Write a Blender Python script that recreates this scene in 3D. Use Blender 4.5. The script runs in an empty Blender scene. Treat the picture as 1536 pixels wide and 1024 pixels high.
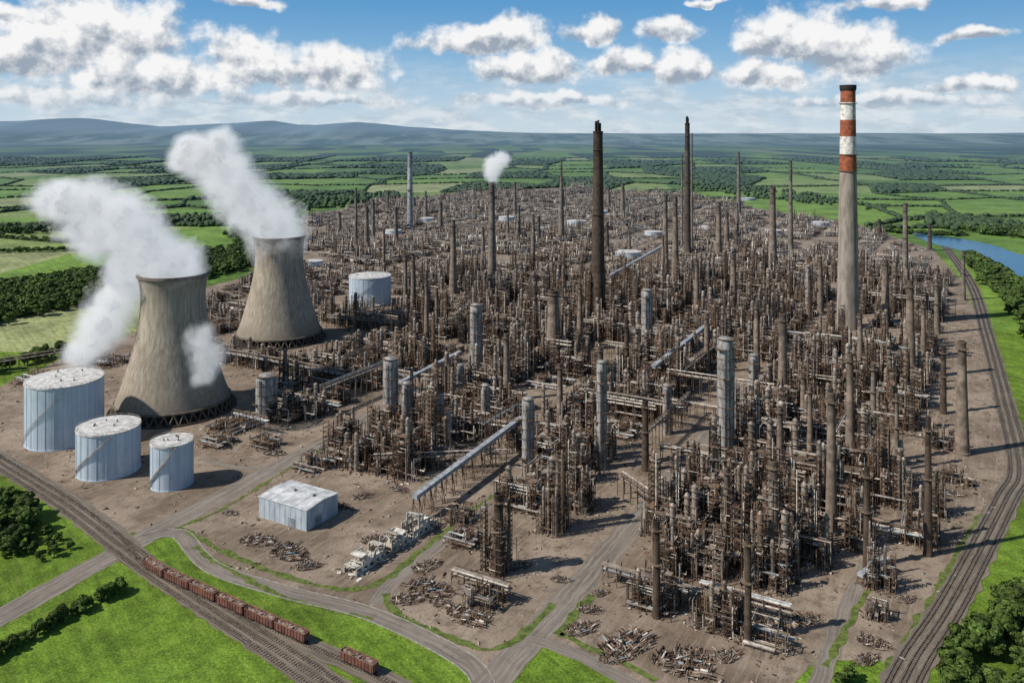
import bpy, bmesh, math, random
import numpy as np
from mathutils import Vector, Matrix
from mathutils import noise as mn

H=200.0; F=1250.0
def gp(px,py,z=0.0):
    D=(H-z)*F/(py-200.0); return ((px-768.0)*D/F, D)
def GP(l): return [gp(*p) for p in l]
AD=math.radians(-29.4)
A=(math.sin(-AD),math.cos(AD)); B=(math.cos(AD),-math.sin(-AD))
scene=bpy.context.scene
COL=scene.collection

# ---------------------------------------------------------------- node helpers
class NT:
    def __init__(s,nt): s.nt=nt; s.n=nt.nodes; s.l=nt.links
    def node(s,t,**k):
        n=s.n.new(t)
        for a,b in k.items(): setattr(n,a,b)
        return n
    def setin(s,sock,v):
        if v is None: return
        if isinstance(v,bpy.types.NodeSocket): s.l.new(v,sock)
        else: sock.default_value=v
    def m(s,op,a,b=None,c=None,clamp=False):
        n=s.node('ShaderNodeMath',operation=op,use_clamp=clamp)
        for i,v in enumerate((a,b,c)): s.setin(n.inputs[i],v)
        return n.outputs[0]
    def vm(s,op,a,b=None,scale=None):
        n=s.node('ShaderNodeVectorMath',operation=op)
        s.setin(n.inputs[0],a); s.setin(n.inputs[1],b)
        if scale is not None: s.setin(n.inputs['Scale'],scale)
        return n.outputs['Value'] if op in('LENGTH','DISTANCE','DOT_PRODUCT') else n.outputs[0]
    def noise(s,vec,scale,detail=4,rough=0.55,out=0,dist=0.0):
        n=s.node('ShaderNodeTexNoise'); s.setin(n.inputs['Vector'],vec)
        n.inputs['Scale'].default_value=scale; n.inputs['Detail'].default_value=detail
        n.inputs['Roughness'].default_value=rough; n.inputs['Distortion'].default_value=dist
        return n.outputs[out]
    def ramp(s,f,a,b,c=0.0,d=1.0,smooth=True):
        n=s.node('ShaderNodeMapRange'); 
        if smooth: n.interpolation_type='SMOOTHSTEP'
        s.setin(n.inputs[0],f)
        for i,v in enumerate((a,b,c,d)): s.setin(n.inputs[i+1],v)
        return n.outputs[0]
    def mix(s,f,a,b,bt='MIX'):
        n=s.node('ShaderNodeMix',data_type='RGBA',blend_type=bt)
        s.setin(n.inputs[0],f)
        s.setin(n.inputs[6],(*a,1) if isinstance(a,tuple) and len(a)==3 else a)
        s.setin(n.inputs[7],(*b,1) if isinstance(b,tuple) and len(b)==3 else b)
        return n.outputs[2]
    def comb(s,x,y,z):
        n=s.node('ShaderNodeCombineXYZ')
        for i,v in enumerate((x,y,z)): s.setin(n.inputs[i],v)
        return n.outputs[0]
    def sep(s,v):
        n=s.node('ShaderNodeSeparateXYZ'); s.l.new(v,n.inputs[0]); return n.outputs

def newmat(name):
    m=bpy.data.materials.new(name); m.use_nodes=True
    t=NT(m.node_tree); b=m.node_tree.nodes['Principled BSDF']
    return m,t,b
def haze_tint(t,col):  # aerial haze painted into base colour, bluer with distance from the origin
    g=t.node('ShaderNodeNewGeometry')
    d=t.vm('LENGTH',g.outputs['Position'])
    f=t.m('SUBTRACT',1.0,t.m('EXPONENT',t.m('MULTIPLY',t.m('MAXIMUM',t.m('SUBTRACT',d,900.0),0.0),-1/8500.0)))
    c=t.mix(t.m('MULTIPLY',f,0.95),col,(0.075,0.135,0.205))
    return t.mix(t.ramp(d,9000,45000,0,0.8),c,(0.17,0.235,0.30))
def fin(m,t,b,col,rough=0.85,bump=None,bs=0.3,bd=0.2,metal=0.0,hz=True):
    if hz: col=haze_tint(t,col)
    t.setin(b.inputs['Base Color'],col); t.setin(b.inputs['Roughness'],rough)
    b.inputs['Metallic'].default_value=metal
    if rough>0.7: b.inputs['Specular IOR Level'].default_value=0.2
    if bump is not None:
        n=t.node('ShaderNodeBump'); n.inputs['Strength'].default_value=bs; n.inputs['Distance'].default_value=bd
        t.l.new(bump,n.inputs['Height']); t.l.new(n.outputs[0],b.inputs['Normal'])
    return m
def wpos(t): return t.node('ShaderNodeNewGeometry').outputs['Position']
def opos(t): return t.node('ShaderNodeTexCoord').outputs['Object']
def mat_attr(name,rough=0.8,lo=0.55,hi=1.4,sc=0.35,metal=0.0,det=2):
    m,t,b=newmat(name)
    a=t.node('ShaderNodeAttribute',attribute_name='Col').outputs['Color']
    n=t.noise(wpos(t),sc,det,0.65)
    v=t.ramp(n,0.3,0.7,lo,hi)
    col=t.vm('SCALE',a,scale=v)
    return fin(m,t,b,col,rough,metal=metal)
def mat2(name,c1,c2,sc,rough=0.85,stretch=(1,1,1),lo=0.35,hi=0.65,bs=0.2,obj=False,metal=0.0,hz=True,detail=4):
    m,t,b=newmat(name)
    p=opos(t) if obj else wpos(t)
    p=t.vm('MULTIPLY',p,stretch)
    n=t.noise(p,sc,detail,0.62)
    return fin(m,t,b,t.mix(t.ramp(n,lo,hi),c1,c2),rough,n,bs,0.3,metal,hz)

# ---------------------------------------------------------------- mesh builder
class MB:
    def __init__(s): s.v=[];s.f=[];s.c=[]
    def add(s,vs,fs,col):
        n=len(s.v); s.v.extend(vs); s.f.extend([tuple(i+n for i in f) for f in fs]); s.c.extend([col]*len(fs))
    def beam(s,a,b,w,col,h=None):
        a=Vector(a);b=Vector(b);d=b-a
        if d.length<1e-4: return
        d.normalize(); up=Vector((0,0,1)) if abs(d.z)<0.9 else Vector((1,0,0))
        x=d.cross(up).normalized()*(w/2); y=x.cross(d).normalized()*((h or w)/2)
        vs=[a-x-y,a+x-y,a+x+y,a-x+y,b-x-y,b+x-y,b+x+y,b-x+y]
        s.add([tuple(q) for q in vs],[(0,1,2,3),(7,6,5,4),(0,4,5,1),(1,5,6,2),(2,6,7,3),(3,7,4,0)],col)
    def box(s,c,sz,col,rz=0,tilt=None):
        x,y,z=[q/2 for q in sz]
        M=Matrix.Rotation(rz,3,'Z')
        if tilt: M=M@Matrix.Rotation(tilt,3,'X')
        vs=[tuple(Vector(c)+M@Vector(p)) for p in[(-x,-y,-z),(x,-y,-z),(x,y,-z),(-x,y,-z),(-x,-y,z),(x,-y,z),(x,y,z),(-x,y,z)]]
        s.add(vs,[(3,2,1,0),(4,5,6,7),(0,1,5,4),(1,2,6,5),(2,3,7,6),(3,0,4,7)],col)
    def cyl(s,a,b,r,col,seg=8,r2=None,cap=True):
        a=Vector(a);b=Vector(b);d=(b-a)
        if d.length<1e-4: return
        d.normalize(); r2=r if r2 is None else r2
        up=Vector((0,0,1)) if abs(d.z)<0.9 else Vector((1,0,0))
        x=d.cross(up).normalized(); y=x.cross(d).normalized()
        vs=[]
        for p,rr in((a,r),(b,r2)):
            for i in range(seg):
                t=2*math.pi*i/seg; vs.append(tuple(p+x*(rr*math.cos(t))+y*(rr*math.sin(t))))
        fs=[(i,(i+1)%seg,seg+(i+1)%seg,seg+i) for i in range(seg)]
        if cap: fs+= [tuple(range(seg))[::-1],tuple(range(seg,2*seg))]
        s.add(vs,fs,col)
    def lathe(s,prof,seg,col,colf=None):
        n0=len(s.v)
        for r,z in prof:
            for i in range(seg):
                t=2*math.pi*i/seg; s.v.append((r*math.cos(t),r*math.sin(t),z))
        for k in range(len(prof)-1):
            c=colf(k) if colf else col
            for i in range(seg):
                j=(i+1)%seg
                s.f.append((n0+k*seg+i,n0+k*seg+j,n0+(k+1)*seg+j,n0+(k+1)*seg+i)); s.c.append(c)
    def mesh(s,name,mat,smooth=False):
        me=bpy.data.meshes.new(name); me.from_pydata(s.v,[],s.f); me.materials.append(mat)
        at=me.attributes.new('Col','FLOAT_COLOR','FACE')
        c=np.ones((len(s.f),4),np.float32)
        if len(s.f): c[:,:3]=np.array(s.c,np.float32)
        at.data.foreach_set('color',c.ravel())
        if smooth:
            me.polygons.foreach_set('use_smooth',[True]*len(me.polygons))
            try: me.set_sharp_from_angle(angle=math.radians(40))
            except Exception: pass
        me.update(); return me
def npmesh(name,V,Fc,C,mat):
    k=Fc.shape[1]
    me=bpy.data.meshes.new(name)
    me.vertices.add(len(V)); me.vertices.foreach_set('co',V.astype(np.float32).ravel())
    me.loops.add(Fc.size); me.loops.foreach_set('vertex_index',Fc.astype(np.int32).ravel())
    me.polygons.add(len(Fc)); me.polygons.foreach_set('loop_start',np.arange(0,Fc.size,k,dtype=np.int32))
    me.polygons.foreach_set('loop_total',np.full(len(Fc),k,np.int32))
    me.materials.append(mat)
    me.update(calc_edges=True)
    if C is not None:
        at=me.attributes.new('Col','FLOAT_COLOR','FACE')
        c=np.ones((len(Fc),4),np.float32); c[:,:3]=C; at.data.foreach_set('color',c.ravel())
    return me
def tile(V,Fc,C,pos,rot,scl,cm=None):
    n=len(pos); c,s=np.cos(rot),np.sin(rot)
    X=V[None,:,0]*scl[:,0,None]; Y=V[None,:,1]*scl[:,1,None]; Z=V[None,:,2]*scl[:,2,None]
    W=np.stack([X*c[:,None]-Y*s[:,None]+pos[:,0,None],X*s[:,None]+Y*c[:,None]+pos[:,1,None],Z+pos[:,2,None]],-1).reshape(-1,3)
    FF=(Fc[None]+ (np.arange(n)*len(V))[:,None,None]).reshape(-1,Fc.shape[1])
    CC=np.broadcast_to(C[None],(n,)+C.shape)
    if cm is not None: CC=CC*cm[:,None,:]
    return W,FF,CC.reshape(-1,3)

def mkobj(name,me,loc=(0,0,0),rz=0.0,parent=None,link=True):
    o=bpy.data.objects.new(name,me); o.location=loc; o.rotation_euler=(0,0,rz)
    if parent: o.parent=parent
    if link: COL.objects.link(o)
    return o
def tag(o,label,cat,group=None):
    o['label']=label; o['category']=cat
    if group: o['group']=group
    return o
def struct(name,me,loc=(0,0,0)):
    o=mkobj(name,me,loc); o['kind']='structure'; return o
def stuff(name,me,label,cat):
    o=mkobj(name,me); o['kind']='stuff'; tag(o,label,cat); return o
class Proto:
    def __init__(s,name,parts):
        s.root=mkobj(name,None,link=False); s.ch=[]
        for pn,me,loc,rz in parts:
            s.ch.append(mkobj(pn,me,loc,rz,link=False))
    def place(s,loc,rz,sc,label,cat,group=None,only=None):
        r=s.root.copy(); r.location=loc; r.rotation_euler=(0,0,rz); r.scale=sc; r.empty_display_size=2
        COL.objects.link(r)
        for c in s.ch:
            k=c.copy(); k.parent=r; COL.objects.link(k)
        return tag(r,label,cat,group)

def inpoly(P,poly):
    P=np.asarray(P,float).reshape(-1,2); x,y=P[:,0],P[:,1]; r=np.zeros(len(P),bool); n=len(poly)
    for i in range(n):
        x1,y1=poly[i];x2,y2=poly[(i+1)%n]
        if y1==y2: continue
        k=((y1>y)!=(y2>y))&(x<(x2-x1)*(y-y1)/(y2-y1)+x1); r^=k
    return r
def pdist(P,line):
    P=np.asarray(P,float).reshape(-1,2); d=np.full(len(P),1e9)
    for (a,b),(c,e) in zip(line[:-1],line[1:]):
        v=np.array([c-a,e-b]); L=(v**2).sum()
        if L<1e-6: continue
        t=np.clip(((P-[a,b])@v)/L,0,1)
        d=np.minimum(d,np.linalg.norm(P-([a,b]+t[:,None]*v),axis=1))
    return d
def catmull(pts,step=4.0,closed=False):
    out=[]; n=len(pts); P=[Vector(p) for p in pts]
    rng=range(n if closed else n-1)
    for i in rng:
        if closed: p0,p1,p2,p3=P[i-1],P[i],P[(i+1)%n],P[(i+2)%n]
        else: p0,p1,p2,p3=P[max(i-1,0)],P[i],P[i+1],P[min(i+2,n-1)]
        k=max(1,int((p2-p1).length/step))
        for j in range(k):
            t=j/k; q=0.5*((2*p1)+(p2-p0)*t+(2*p0-5*p1+4*p2-p3)*t*t+(3*p1-p0-3*p2+p3)*t**3)
            out.append((q.x,q.y))
    if not closed: out.append(tuple(P[-1]))
    return out

# ---------------------------------------------------------------- materials
STEEL=mat_attr('weathered_steel',0.8,0.5,1.5,0.3)
PIPE=mat_attr('pipe_paint',0.5,0.55,1.4,0.3)
CONC=mat2('chimney_concrete',(0.20,0.17,0.14),(0.34,0.295,0.25),0.25,0.9,(1,1,0.2),bs=0.2)
ATTRC=mat_attr('painted_masonry',0.85,0.6,1.3,0.25,det=4)
def mat_cool():
    m,t,b=newmat('cooling_tower_concrete')
    p=opos(t)
    st=t.noise(t.vm('MULTIPLY',p,(1,1,0.045)),0.55,6,0.7)
    big=t.noise(p,0.05,4,0.6)
    z=t.sep(p)[2]
    col=t.mix(t.ramp(st,0.3,0.7),(0.22,0.182,0.138),(0.42,0.37,0.30))
    col=t.mix(t.m('MULTIPLY',t.ramp(big,0.4,0.7),0.45),col,(0.21,0.178,0.14))
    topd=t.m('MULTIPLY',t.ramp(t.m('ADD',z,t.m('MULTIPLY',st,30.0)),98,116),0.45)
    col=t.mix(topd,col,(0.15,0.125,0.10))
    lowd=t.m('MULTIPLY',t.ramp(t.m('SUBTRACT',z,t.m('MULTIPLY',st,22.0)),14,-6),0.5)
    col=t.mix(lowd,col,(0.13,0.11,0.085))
    rings=t.m('FRACT',t.m('MULTIPLY',z,0.42)); rl=t.ramp(rings,0.0,0.12,0.88,1.0)
    col=t.vm('SCALE',col,scale=rl)
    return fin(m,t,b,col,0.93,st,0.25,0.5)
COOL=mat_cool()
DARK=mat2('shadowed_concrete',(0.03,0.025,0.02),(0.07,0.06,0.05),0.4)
def mat_tank():
    m,t,b=newmat('tank_paint')
    p=opos(t)
    st=t.noise(t.vm('MULTIPLY',p,(1,1,0.06)),0.5,6,0.7)
    big=t.noise(p,0.12,4)
    col=t.mix(t.ramp(st,0.35,0.7),(0.38,0.46,0.55),(0.51,0.58,0.645))
    rust=t.m('MULTIPLY',t.ramp(t.noise(t.vm('MULTIPLY',p,(1,1,0.08)),1.3,5,0.75),0.56,0.72),0.5)
    col=t.mix(rust,col,(0.22,0.18,0.15))
    col=t.mix(t.m('MULTIPLY',t.ramp(big,0.5,0.7),0.35),col,(0.30,0.34,0.39))
    return fin(m,t,b,col,0.5)
TANK=mat_tank()
TROOF=mat2('tank_roof_paint',(0.36,0.345,0.33),(0.66,0.65,0.64),0.3,0.7,obj=True)
SILVER=mat2('column_cladding',(0.16,0.15,0.14),(0.38,0.365,0.35),0.4,0.55,(1,1,0.3),metal=0.1)
def mat_dirt():
    m,t,b=newmat('bare_yard_ground')
    p=wpos(t)
    a=t.noise(p,0.02,6,0.65); c=t.noise(p,0.11,6,0.7); d=t.noise(p,0.9,4,0.7)
    across=t.vm('DOT_PRODUCT',p,(0.87,-0.49,0.0)); along=t.vm('DOT_PRODUCT',p,(0.49,0.87,0.0))
    trk=t.noise(t.comb(t.m('MULTIPLY',across,0.45),t.m('MULTIPLY',along,0.03),0.0),1.0,5,0.7)
    col=t.mix(t.ramp(a,0.35,0.65),(0.17,0.128,0.094),(0.32,0.255,0.198))
    col=t.mix(t.m('MULTIPLY',t.ramp(c,0.45,0.7),0.8),col,(0.10,0.074,0.054))
    col=t.mix(t.m('MULTIPLY',t.ramp(trk,0.48,0.7),0.45),col,(0.40,0.33,0.265))
    col=t.mix(t.m('MULTIPLY',t.ramp(d,0.45,0.75),0.55),col,(0.08,0.06,0.044))
    gr=t.m('MULTIPLY',t.ramp(t.noise(p,0.045,5,0.75),0.6,0.72),0.6)
    col=t.mix(gr,col,(0.075,0.10,0.03))
    return fin(m,t,b,col,0.95,d,0.5,0.4)
DIRT=mat_dirt()
def mat_ground():
    m,t,b=newmat('countryside_grass')
    p=wpos(t); a=t.node('ShaderNodeAttribute',attribute_name='Col').outputs['Color']
    n1=t.noise(p,0.012,5,0.6); n2=t.noise(p,0.12,6,0.7); n3=t.noise(p,0.9,4,0.75)
    rows=t.noise(t.comb(t.m('MULTIPLY',t.vm('DOT_PRODUCT',p,(0.8,0.6,0.0)),0.35),t.m('MULTIPLY',t.vm('DOT_PRODUCT',p,(-0.6,0.8,0.0)),0.012),0.0),1.0,3)
    v=t.m('MULTIPLY',t.ramp(n1,0.3,0.7,0.65,1.3),t.ramp(n2,0.3,0.7,0.65,1.3))
    v=t.m('MULTIPLY',v,t.ramp(n3,0.3,0.7,0.5,1.4)); v=t.m('MULTIPLY',v,t.ramp(rows,0.3,0.7,0.8,1.15))
    col=t.vm('SCALE',a,scale=v)
    col=t.mix(t.m('MULTIPLY',t.ramp(n2,0.5,0.75),0.4),col,(0.19,0.21,0.055))
    col=t.mix(t.m('MULTIPLY',t.ramp(n1,0.55,0.7),0.3),col,(0.055,0.11,0.02))
    return fin(m,t,b,col,0.95,n3,0.8,0.6)
GROUND=mat_ground()
def mat_road(name,c1,c2,c3):
    m,t,b=newmat(name)
    uv=t.node('ShaderNodeUVMap').outputs[0]; u,v,_=t.sep(uv)
    s1=t.noise(t.comb(t.m('MULTIPLY',u,9.0),t.m('MULTIPLY',v,0.03),0.0),1.0,4,0.6)
    n=t.noise(wpos(t),0.25,5,0.7); n2=t.noise(wpos(t),0.04,4,0.6)
    col=t.mix(t.ramp(n2,0.35,0.65),c1,c2)
    col=t.mix(t.m('MULTIPLY',t.ramp(s1,0.42,0.62),0.75),col,c3)
    col=t.mix(t.m('MULTIPLY',t.ramp(n,0.45,0.75),0.4),col,(0.08,0.066,0.052))
    return fin(m,t,b,col,0.9,n,0.2,0.1)
ROAD=mat_road('dusty_asphalt',(0.15,0.13,0.11),(0.20,0.175,0.15),(0.29,0.25,0.215))
BALLAST=mat_road('track_ballast',(0.12,0.10,0.08),(0.17,0.143,0.115),(0.24,0.20,0.16))
VERGE=mat2('verge_grass',(0.06,0.085,0.02),(0.14,0.18,0.045),0.35,0.95)
KERB=mat2('kerb_stone',(0.22,0.20,0.18),(0.36,0.34,0.31),0.5)
RAIL=mat2('rail_steel',(0.10,0.07,0.055),(0.28,0.25,0.22),0.4,0.45,metal=0.4)
SLEEPER=mat2('sleeper_timber',(0.05,0.04,0.03),(0.09,0.075,0.06),0.7)
BARK=mat2('bark',(0.05,0.04,0.03),(0.1,0.08,0.06),1.0)
def mat_leaf():
    m,t,b=newmat('foliage')
    a=t.node('ShaderNodeAttribute',attribute_name='Col').outputs['Color']
    n=t.noise(wpos(t),0.3,2,0.6); oi=t.node('ShaderNodeObjectInfo').outputs['Random']
    v=t.m('MULTIPLY',t.ramp(n,0.3,0.7,0.6,1.4),t.m('ADD',0.75,t.m('MULTIPLY',oi,0.5)))
    return fin(m,t,b,t.vm('SCALE',a,scale=v),0.8)
LEAF=mat_leaf()
def mat_water():
    m,t,b=newmat('river_water')
    n=t.noise(wpos(t),0.2,4)
    fin(m,t,b,t.mix(n,(0.03,0.09,0.16),(0.05,0.13,0.2)),0.18,n,0.15,0.2,hz=False); return m
WATER=mat_water()
def mat_hill():
    m,t,b=newmat('haze_tinted_hill'); p=wpos(t)  # blue-grey hill colours have the distance haze painted in
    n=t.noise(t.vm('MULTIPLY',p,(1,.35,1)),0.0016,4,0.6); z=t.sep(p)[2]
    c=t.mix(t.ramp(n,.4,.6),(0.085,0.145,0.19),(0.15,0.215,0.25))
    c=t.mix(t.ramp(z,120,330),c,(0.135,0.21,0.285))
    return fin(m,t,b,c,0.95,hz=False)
HILL=mat_hill()

# ---------------------------------------------------------------- setting: ground
rs=np.random.RandomState(11)
plant_px=[(-60,655),(0,682),(90,738),(190,797),(262,797),(300,838),(420,880),(560,912),(700,985),(735,1045),(775,1000),(815,958),(900,992),(985,1045),(1180,1045),(1225,985),(1320,985),(1345,1005),(1420,900),(1500,750),(1518,690),(1496,600),(1472,500),(1446,425),(1400,375),(1290,338),(1180,320),(1000,290),(850,281),(700,288),(560,305),(450,325),(452,385),(375,415),(300,432),(285,470),(200,500),(100,535),(0,580),(-120,610)]
plant=GP(plant_px)
pl=[]
for i in range(len(plant)):
    a=Vector(plant[i]); b=Vector(plant[(i+1)%len(plant)]); k=max(1,int((b-a).length/2.5))
    for j in range(k):
        q=a.lerp(b,j/k); w=mn.noise_vector(Vector((q.x*0.05,q.y*0.05,0)))*3.0+mn.noise_vector(Vector((q.x*0.3,q.y*0.3,4)))*1.2
        pl.append((q.x+w.x,q.y+w.y))
def polysheet(name,pts,z,mat):
    bm=bmesh.new(); vs=[bm.verts.new((x,y,z)) for x,y in pts]
    es=[bm.edges.new((vs[i],vs[(i+1)%len(vs)])) for i in range(len(vs))]
    bmesh.ops.triangle_fill(bm,use_beauty=False,use_dissolve=False,edges=es,normal=(0,0,1))
    for f in bm.faces:
        if f.normal.z<0: f.normal_flip()
    me=bpy.data.meshes.new(name); bm.to_mesh(me); bm.free(); me.materials.append(mat); return me
struct('yard_ground',polysheet('yard_ground',pl,0.04,DIRT))

ys=[-1500,-700,-200,100,230]; 
while ys[-1]<160000: ys.append(ys[-1]+max(190,0.13*ys[-1]))
xs=[0]
while xs[-1]<130000: xs.append(xs[-1]+max(300,0.10*xs[-1]))
xs=[-x for x in xs[:0:-1]]+xs
nx,ny=len(xs),len(ys)
GX,GY=np.meshgrid(xs,ys)
dx=np.gradient(np.array(xs,float)); dy=np.gradient(np.array(ys,float))
GX=GX+rs.uniform(-.38,.38,GX.shape)*dx[None,:]; GY=GY+rs.uniform(-.36,.36,GY.shape)*dy[:,None]
GX=GX+0.15*(GY-400)*np.exp(-((GY-400)/9000)**2)
V=np.stack([GX,GY,np.zeros_like(GX)],-1).reshape(-1,3)
idx=np.arange(nx*ny).reshape(ny,nx)
Q=np.stack([idx[:-1,:-1],idx[:-1,1:],idx[1:,1:],idx[1:,:-1]],-1).reshape(-1,4)
cen=V[Q].mean(1)
pal=np.array([(0.13,0.23,0.03),(0.17,0.28,0.04),(0.10,0.185,0.025),(0.23,0.30,0.085),(0.15,0.26,0.035),(0.31,0.34,0.15)])
ci=rs.choice(6,len(Q),p=[.22,.24,.14,.18,.14,.08]); C=pal[ci].copy()
wood=(rs.rand(len(Q))<np.where(cen[:,1]>4500,0.42,0.24))&(cen[:,1]>2600)
C[wood]=(0.028,0.05,0.014)
near=cen[:,1]<800; C[near]=(0.13,0.215,0.022)
struct('ground',npmesh('ground',V,Q,C,GROUND))

# ---------------------------------------------------------------- roads and rails
def strip(name,pts,w,z,mat,step=4.0,jit=0.0):
    P=catmull(pts,step); n=len(P); vs=[];fs=[];uv=[];L=0
    for i,(x,y) in enumerate(P):
        a=P[max(i-1,0)];b=P[min(i+1,n-1)]; d=Vector((b[0]-a[0],b[1]-a[1])).normalized(); s=Vector((d.y,-d.x))
        if i: L+=math.dist(P[i],P[i-1])
        j1=mn.noise(Vector((x*.15,y*.15,1)))*jit; j2=mn.noise(Vector((x*.15,y*.15,9)))*jit
        vs+=[(x-s.x*(w/2+j1),y-s.y*(w/2+j1),z),(x+s.x*(w/2+j2),y+s.y*(w/2+j2),z)]; uv.append(L)
    for i in range(n-1): fs.append((2*i,2*i+1,2*i+3,2*i+2))
    me=bpy.data.meshes.new(name); me.from_pydata(vs,[],fs); me.materials.append(mat)
    u=me.uv_layers.new(name='UVMap')
    for p in me.polygons:
        for li in p.loop_indices:
            vi=me.loops[li].vertex_index; u.data[li].uv=((vi%2),uv[vi//2])
    return me
def offset(P,o):
    out=[]; n=len(P)
    for i,(x,y) in enumerate(P):
        a=P[max(i-1,0)];b=P[min(i+1,n-1)]; d=Vector((b[0]-a[0],b[1]-a[1])).normalized()
        out.append((x+d.y*o,y-d.x*o))
    return out
roads={
 'main':(GP([(-120,990),(0,925),(200,815),(350,735),(500,655),(620,590),(700,548)]),14),
 'front':(GP([(215,808),(268,800),(318,850),(430,888),(560,922),(700,992),(730,1045)]),8),
 'between':(GP([(560,905),(590,872),(650,822),(745,745),(800,700)]),8),
 'centre':(GP([(720,1045),(790,965),(880,865),(990,740),(1080,630),(1140,560)]),13),
 'east':(GP([(790,958),(850,975),(985,1045)]),6),
 'lane':(GP([(1225,1035),(1260,940),(1300,850),(1345,790)]),7),
 'link':(GP([(300,686),(350,700),(415,704)]),4.5),
}
zz=0.06
for k,(p,w) in roads.items():
    struct('road',strip('road',p,w,zz,ROAD,jit=1.2)); zz+=0.012
def kerbline(P,o,nm='kerb'):
    Q_=offset(catmull(P,5.0),o); m=MB()
    for a,b in zip(Q_[:-1],Q_[1:]): m.beam((a[0],a[1],0.14),(b[0],b[1],0.14),0.45,(0.33,0.31,0.29),0.26)
    struct(nm,m.mesh(nm,KERB))
kerbline(roads['front'][0],-4.2); kerbline(roads['front'][0],4.2)
for pts,w in [([(272,790),(325,822),(440,868),(530,884),(580,868),(620,835),(680,788),(740,742)],3.0),
              ([(578,890),(600,922),(700,965),(750,972),(790,945),(830,905)],3.2),
              ([(838,952),(860,922),(895,888)],4.0),([(838,952),(920,985),(985,1020)],3.0),
              ([(262,792),(330,765),(430,705),(500,665)],2.0),([(290,820),(420,893),(560,928)],2.5),
              ([(1325,1020),(1400,895),(1480,760)],3.5),([(1240,1000),(1290,905),(1310,870)],2.4)]:
    struct('grass_verge',strip('grass_verge',GP(pts),w,0.13,VERGE,jit=2.4))
def track(P):
    P=catmull(P,6.0); rl=[MB(),MB()]; sl=MB()
    for k,o in enumerate((-0.75,0.75)):
        Q_=offset(P,o)
        for a,b in zip(Q_[:-1],Q_[1:]): rl[k].beam((a[0],a[1],0.42),(b[0],b[1],0.42),0.22,(.2,.18,.16),0.2)
    for a,b in zip(P[:-1],P[1:]):
        L=math.dist(a,b); k=max(1,int(L/1.3)); d=Vector((b[0]-a[0],b[1]-a[1]))/L
        for j in range(k):
            x=a[0]+(b[0]-a[0])*j/k; y=a[1]+(b[1]-a[1])*j/k
            sl.beam((x-d.y*1.3,y+d.x*1.3,0.24),(x+d.y*1.3,y-d.x*1.3,0.24),0.4,(.07,.06,.05),0.14)
    r=mkobj('railway_track',None); r['kind']='structure'
    for q in rl: mkobj('rail',q.mesh('rail',RAIL),parent=r)
    mkobj('sleepers',sl.mesh('sleepers',SLEEPER),parent=r)
railL=GP([(-150,600),(0,694),(100,757),(180,818),(255,872),(345,930),(445,996),(540,1062)])
railW=GP([(-150,592),(0,684),(100,745),(175,800),(222,852),(310,897),(440,957),(540,1002),(660,1060)])
struct('ballast',strip('ballast',railL,13,0.15,BALLAST,jit=1.5))
struct('ballast',strip('ballast',railW,9.5,0.165,BALLAST,jit=1.2))
for o in(-4,0,4): track(offset(railL,o))
track(railW)
railR=GP([(1345,1045),(1375,985),(1430,900),(1508,750),(1528,700),(1506,600),(1480,500),(1456,425),(1418,370)])
struct('ballast',strip('ballast',railR,14,0.15,BALLAST,jit=2.0))
for o in(-4.4,0,4.4): track(offset(railR,o))
struct('river',polysheet('river',catmull(GP([(1368,350),(1400,353),(1440,358),(1490,368),(1536,383),(1640,400),(1700,440),(1600,440),(1530,418),(1490,398),(1440,376),(1395,364)]),15,True),0.3,WATER))
# hills
def ridge(px):
    K=[(-600,183),(-200,186),(0,182),(60,181),(115,176),(180,184),(240,190),(300,188),(370,184),(405,181),(440,187),(480,187),(540,182),(600,189),(680,194),(760,198),(820,199.4),(1000,199.8),(1200,199.3),(1400,199.8),(1536,199.2),(2200,198)]
    return np.interp(px,[k[0] for k in K],[k[1] for k in K])
hx=np.linspace(-30000,30000,620); hy=np.linspace(14000,28000,40)
HX,HYY=np.meshgrid(hx,hy)
PX=768+1250*HX/21000
rd=ridge(PX); hh=200+(200-rd)*21000/1250.0
nz=np.array([[mn.fractal(Vector((x*0.0006,y*0.0006,3)),1.0,2.0,5) for x in hx] for y in hy])
prof_=np.clip(1-np.abs(HYY-21000)/7000,0,1); prof_=prof_*prof_*(3-2*prof_)
HZ=hh*prof_*(1+0.03*nz)+np.clip(nz,-.5,2)*10*prof_-8
V2=np.stack([HX,HYY,HZ],-1).reshape(-1,3); idx2=np.arange(V2.shape[0]).reshape(len(hy),len(hx))
Q_=np.stack([idx2[:-1,:-1],idx2[:-1,1:],idx2[1:,1:],idx2[1:,:-1]],-1).reshape(-1,4)
me=npmesh('hills',V2,Q_,None,HILL); me.polygons.foreach_set('use_smooth',[True]*len(me.polygons)); struct('hills',me)

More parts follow.
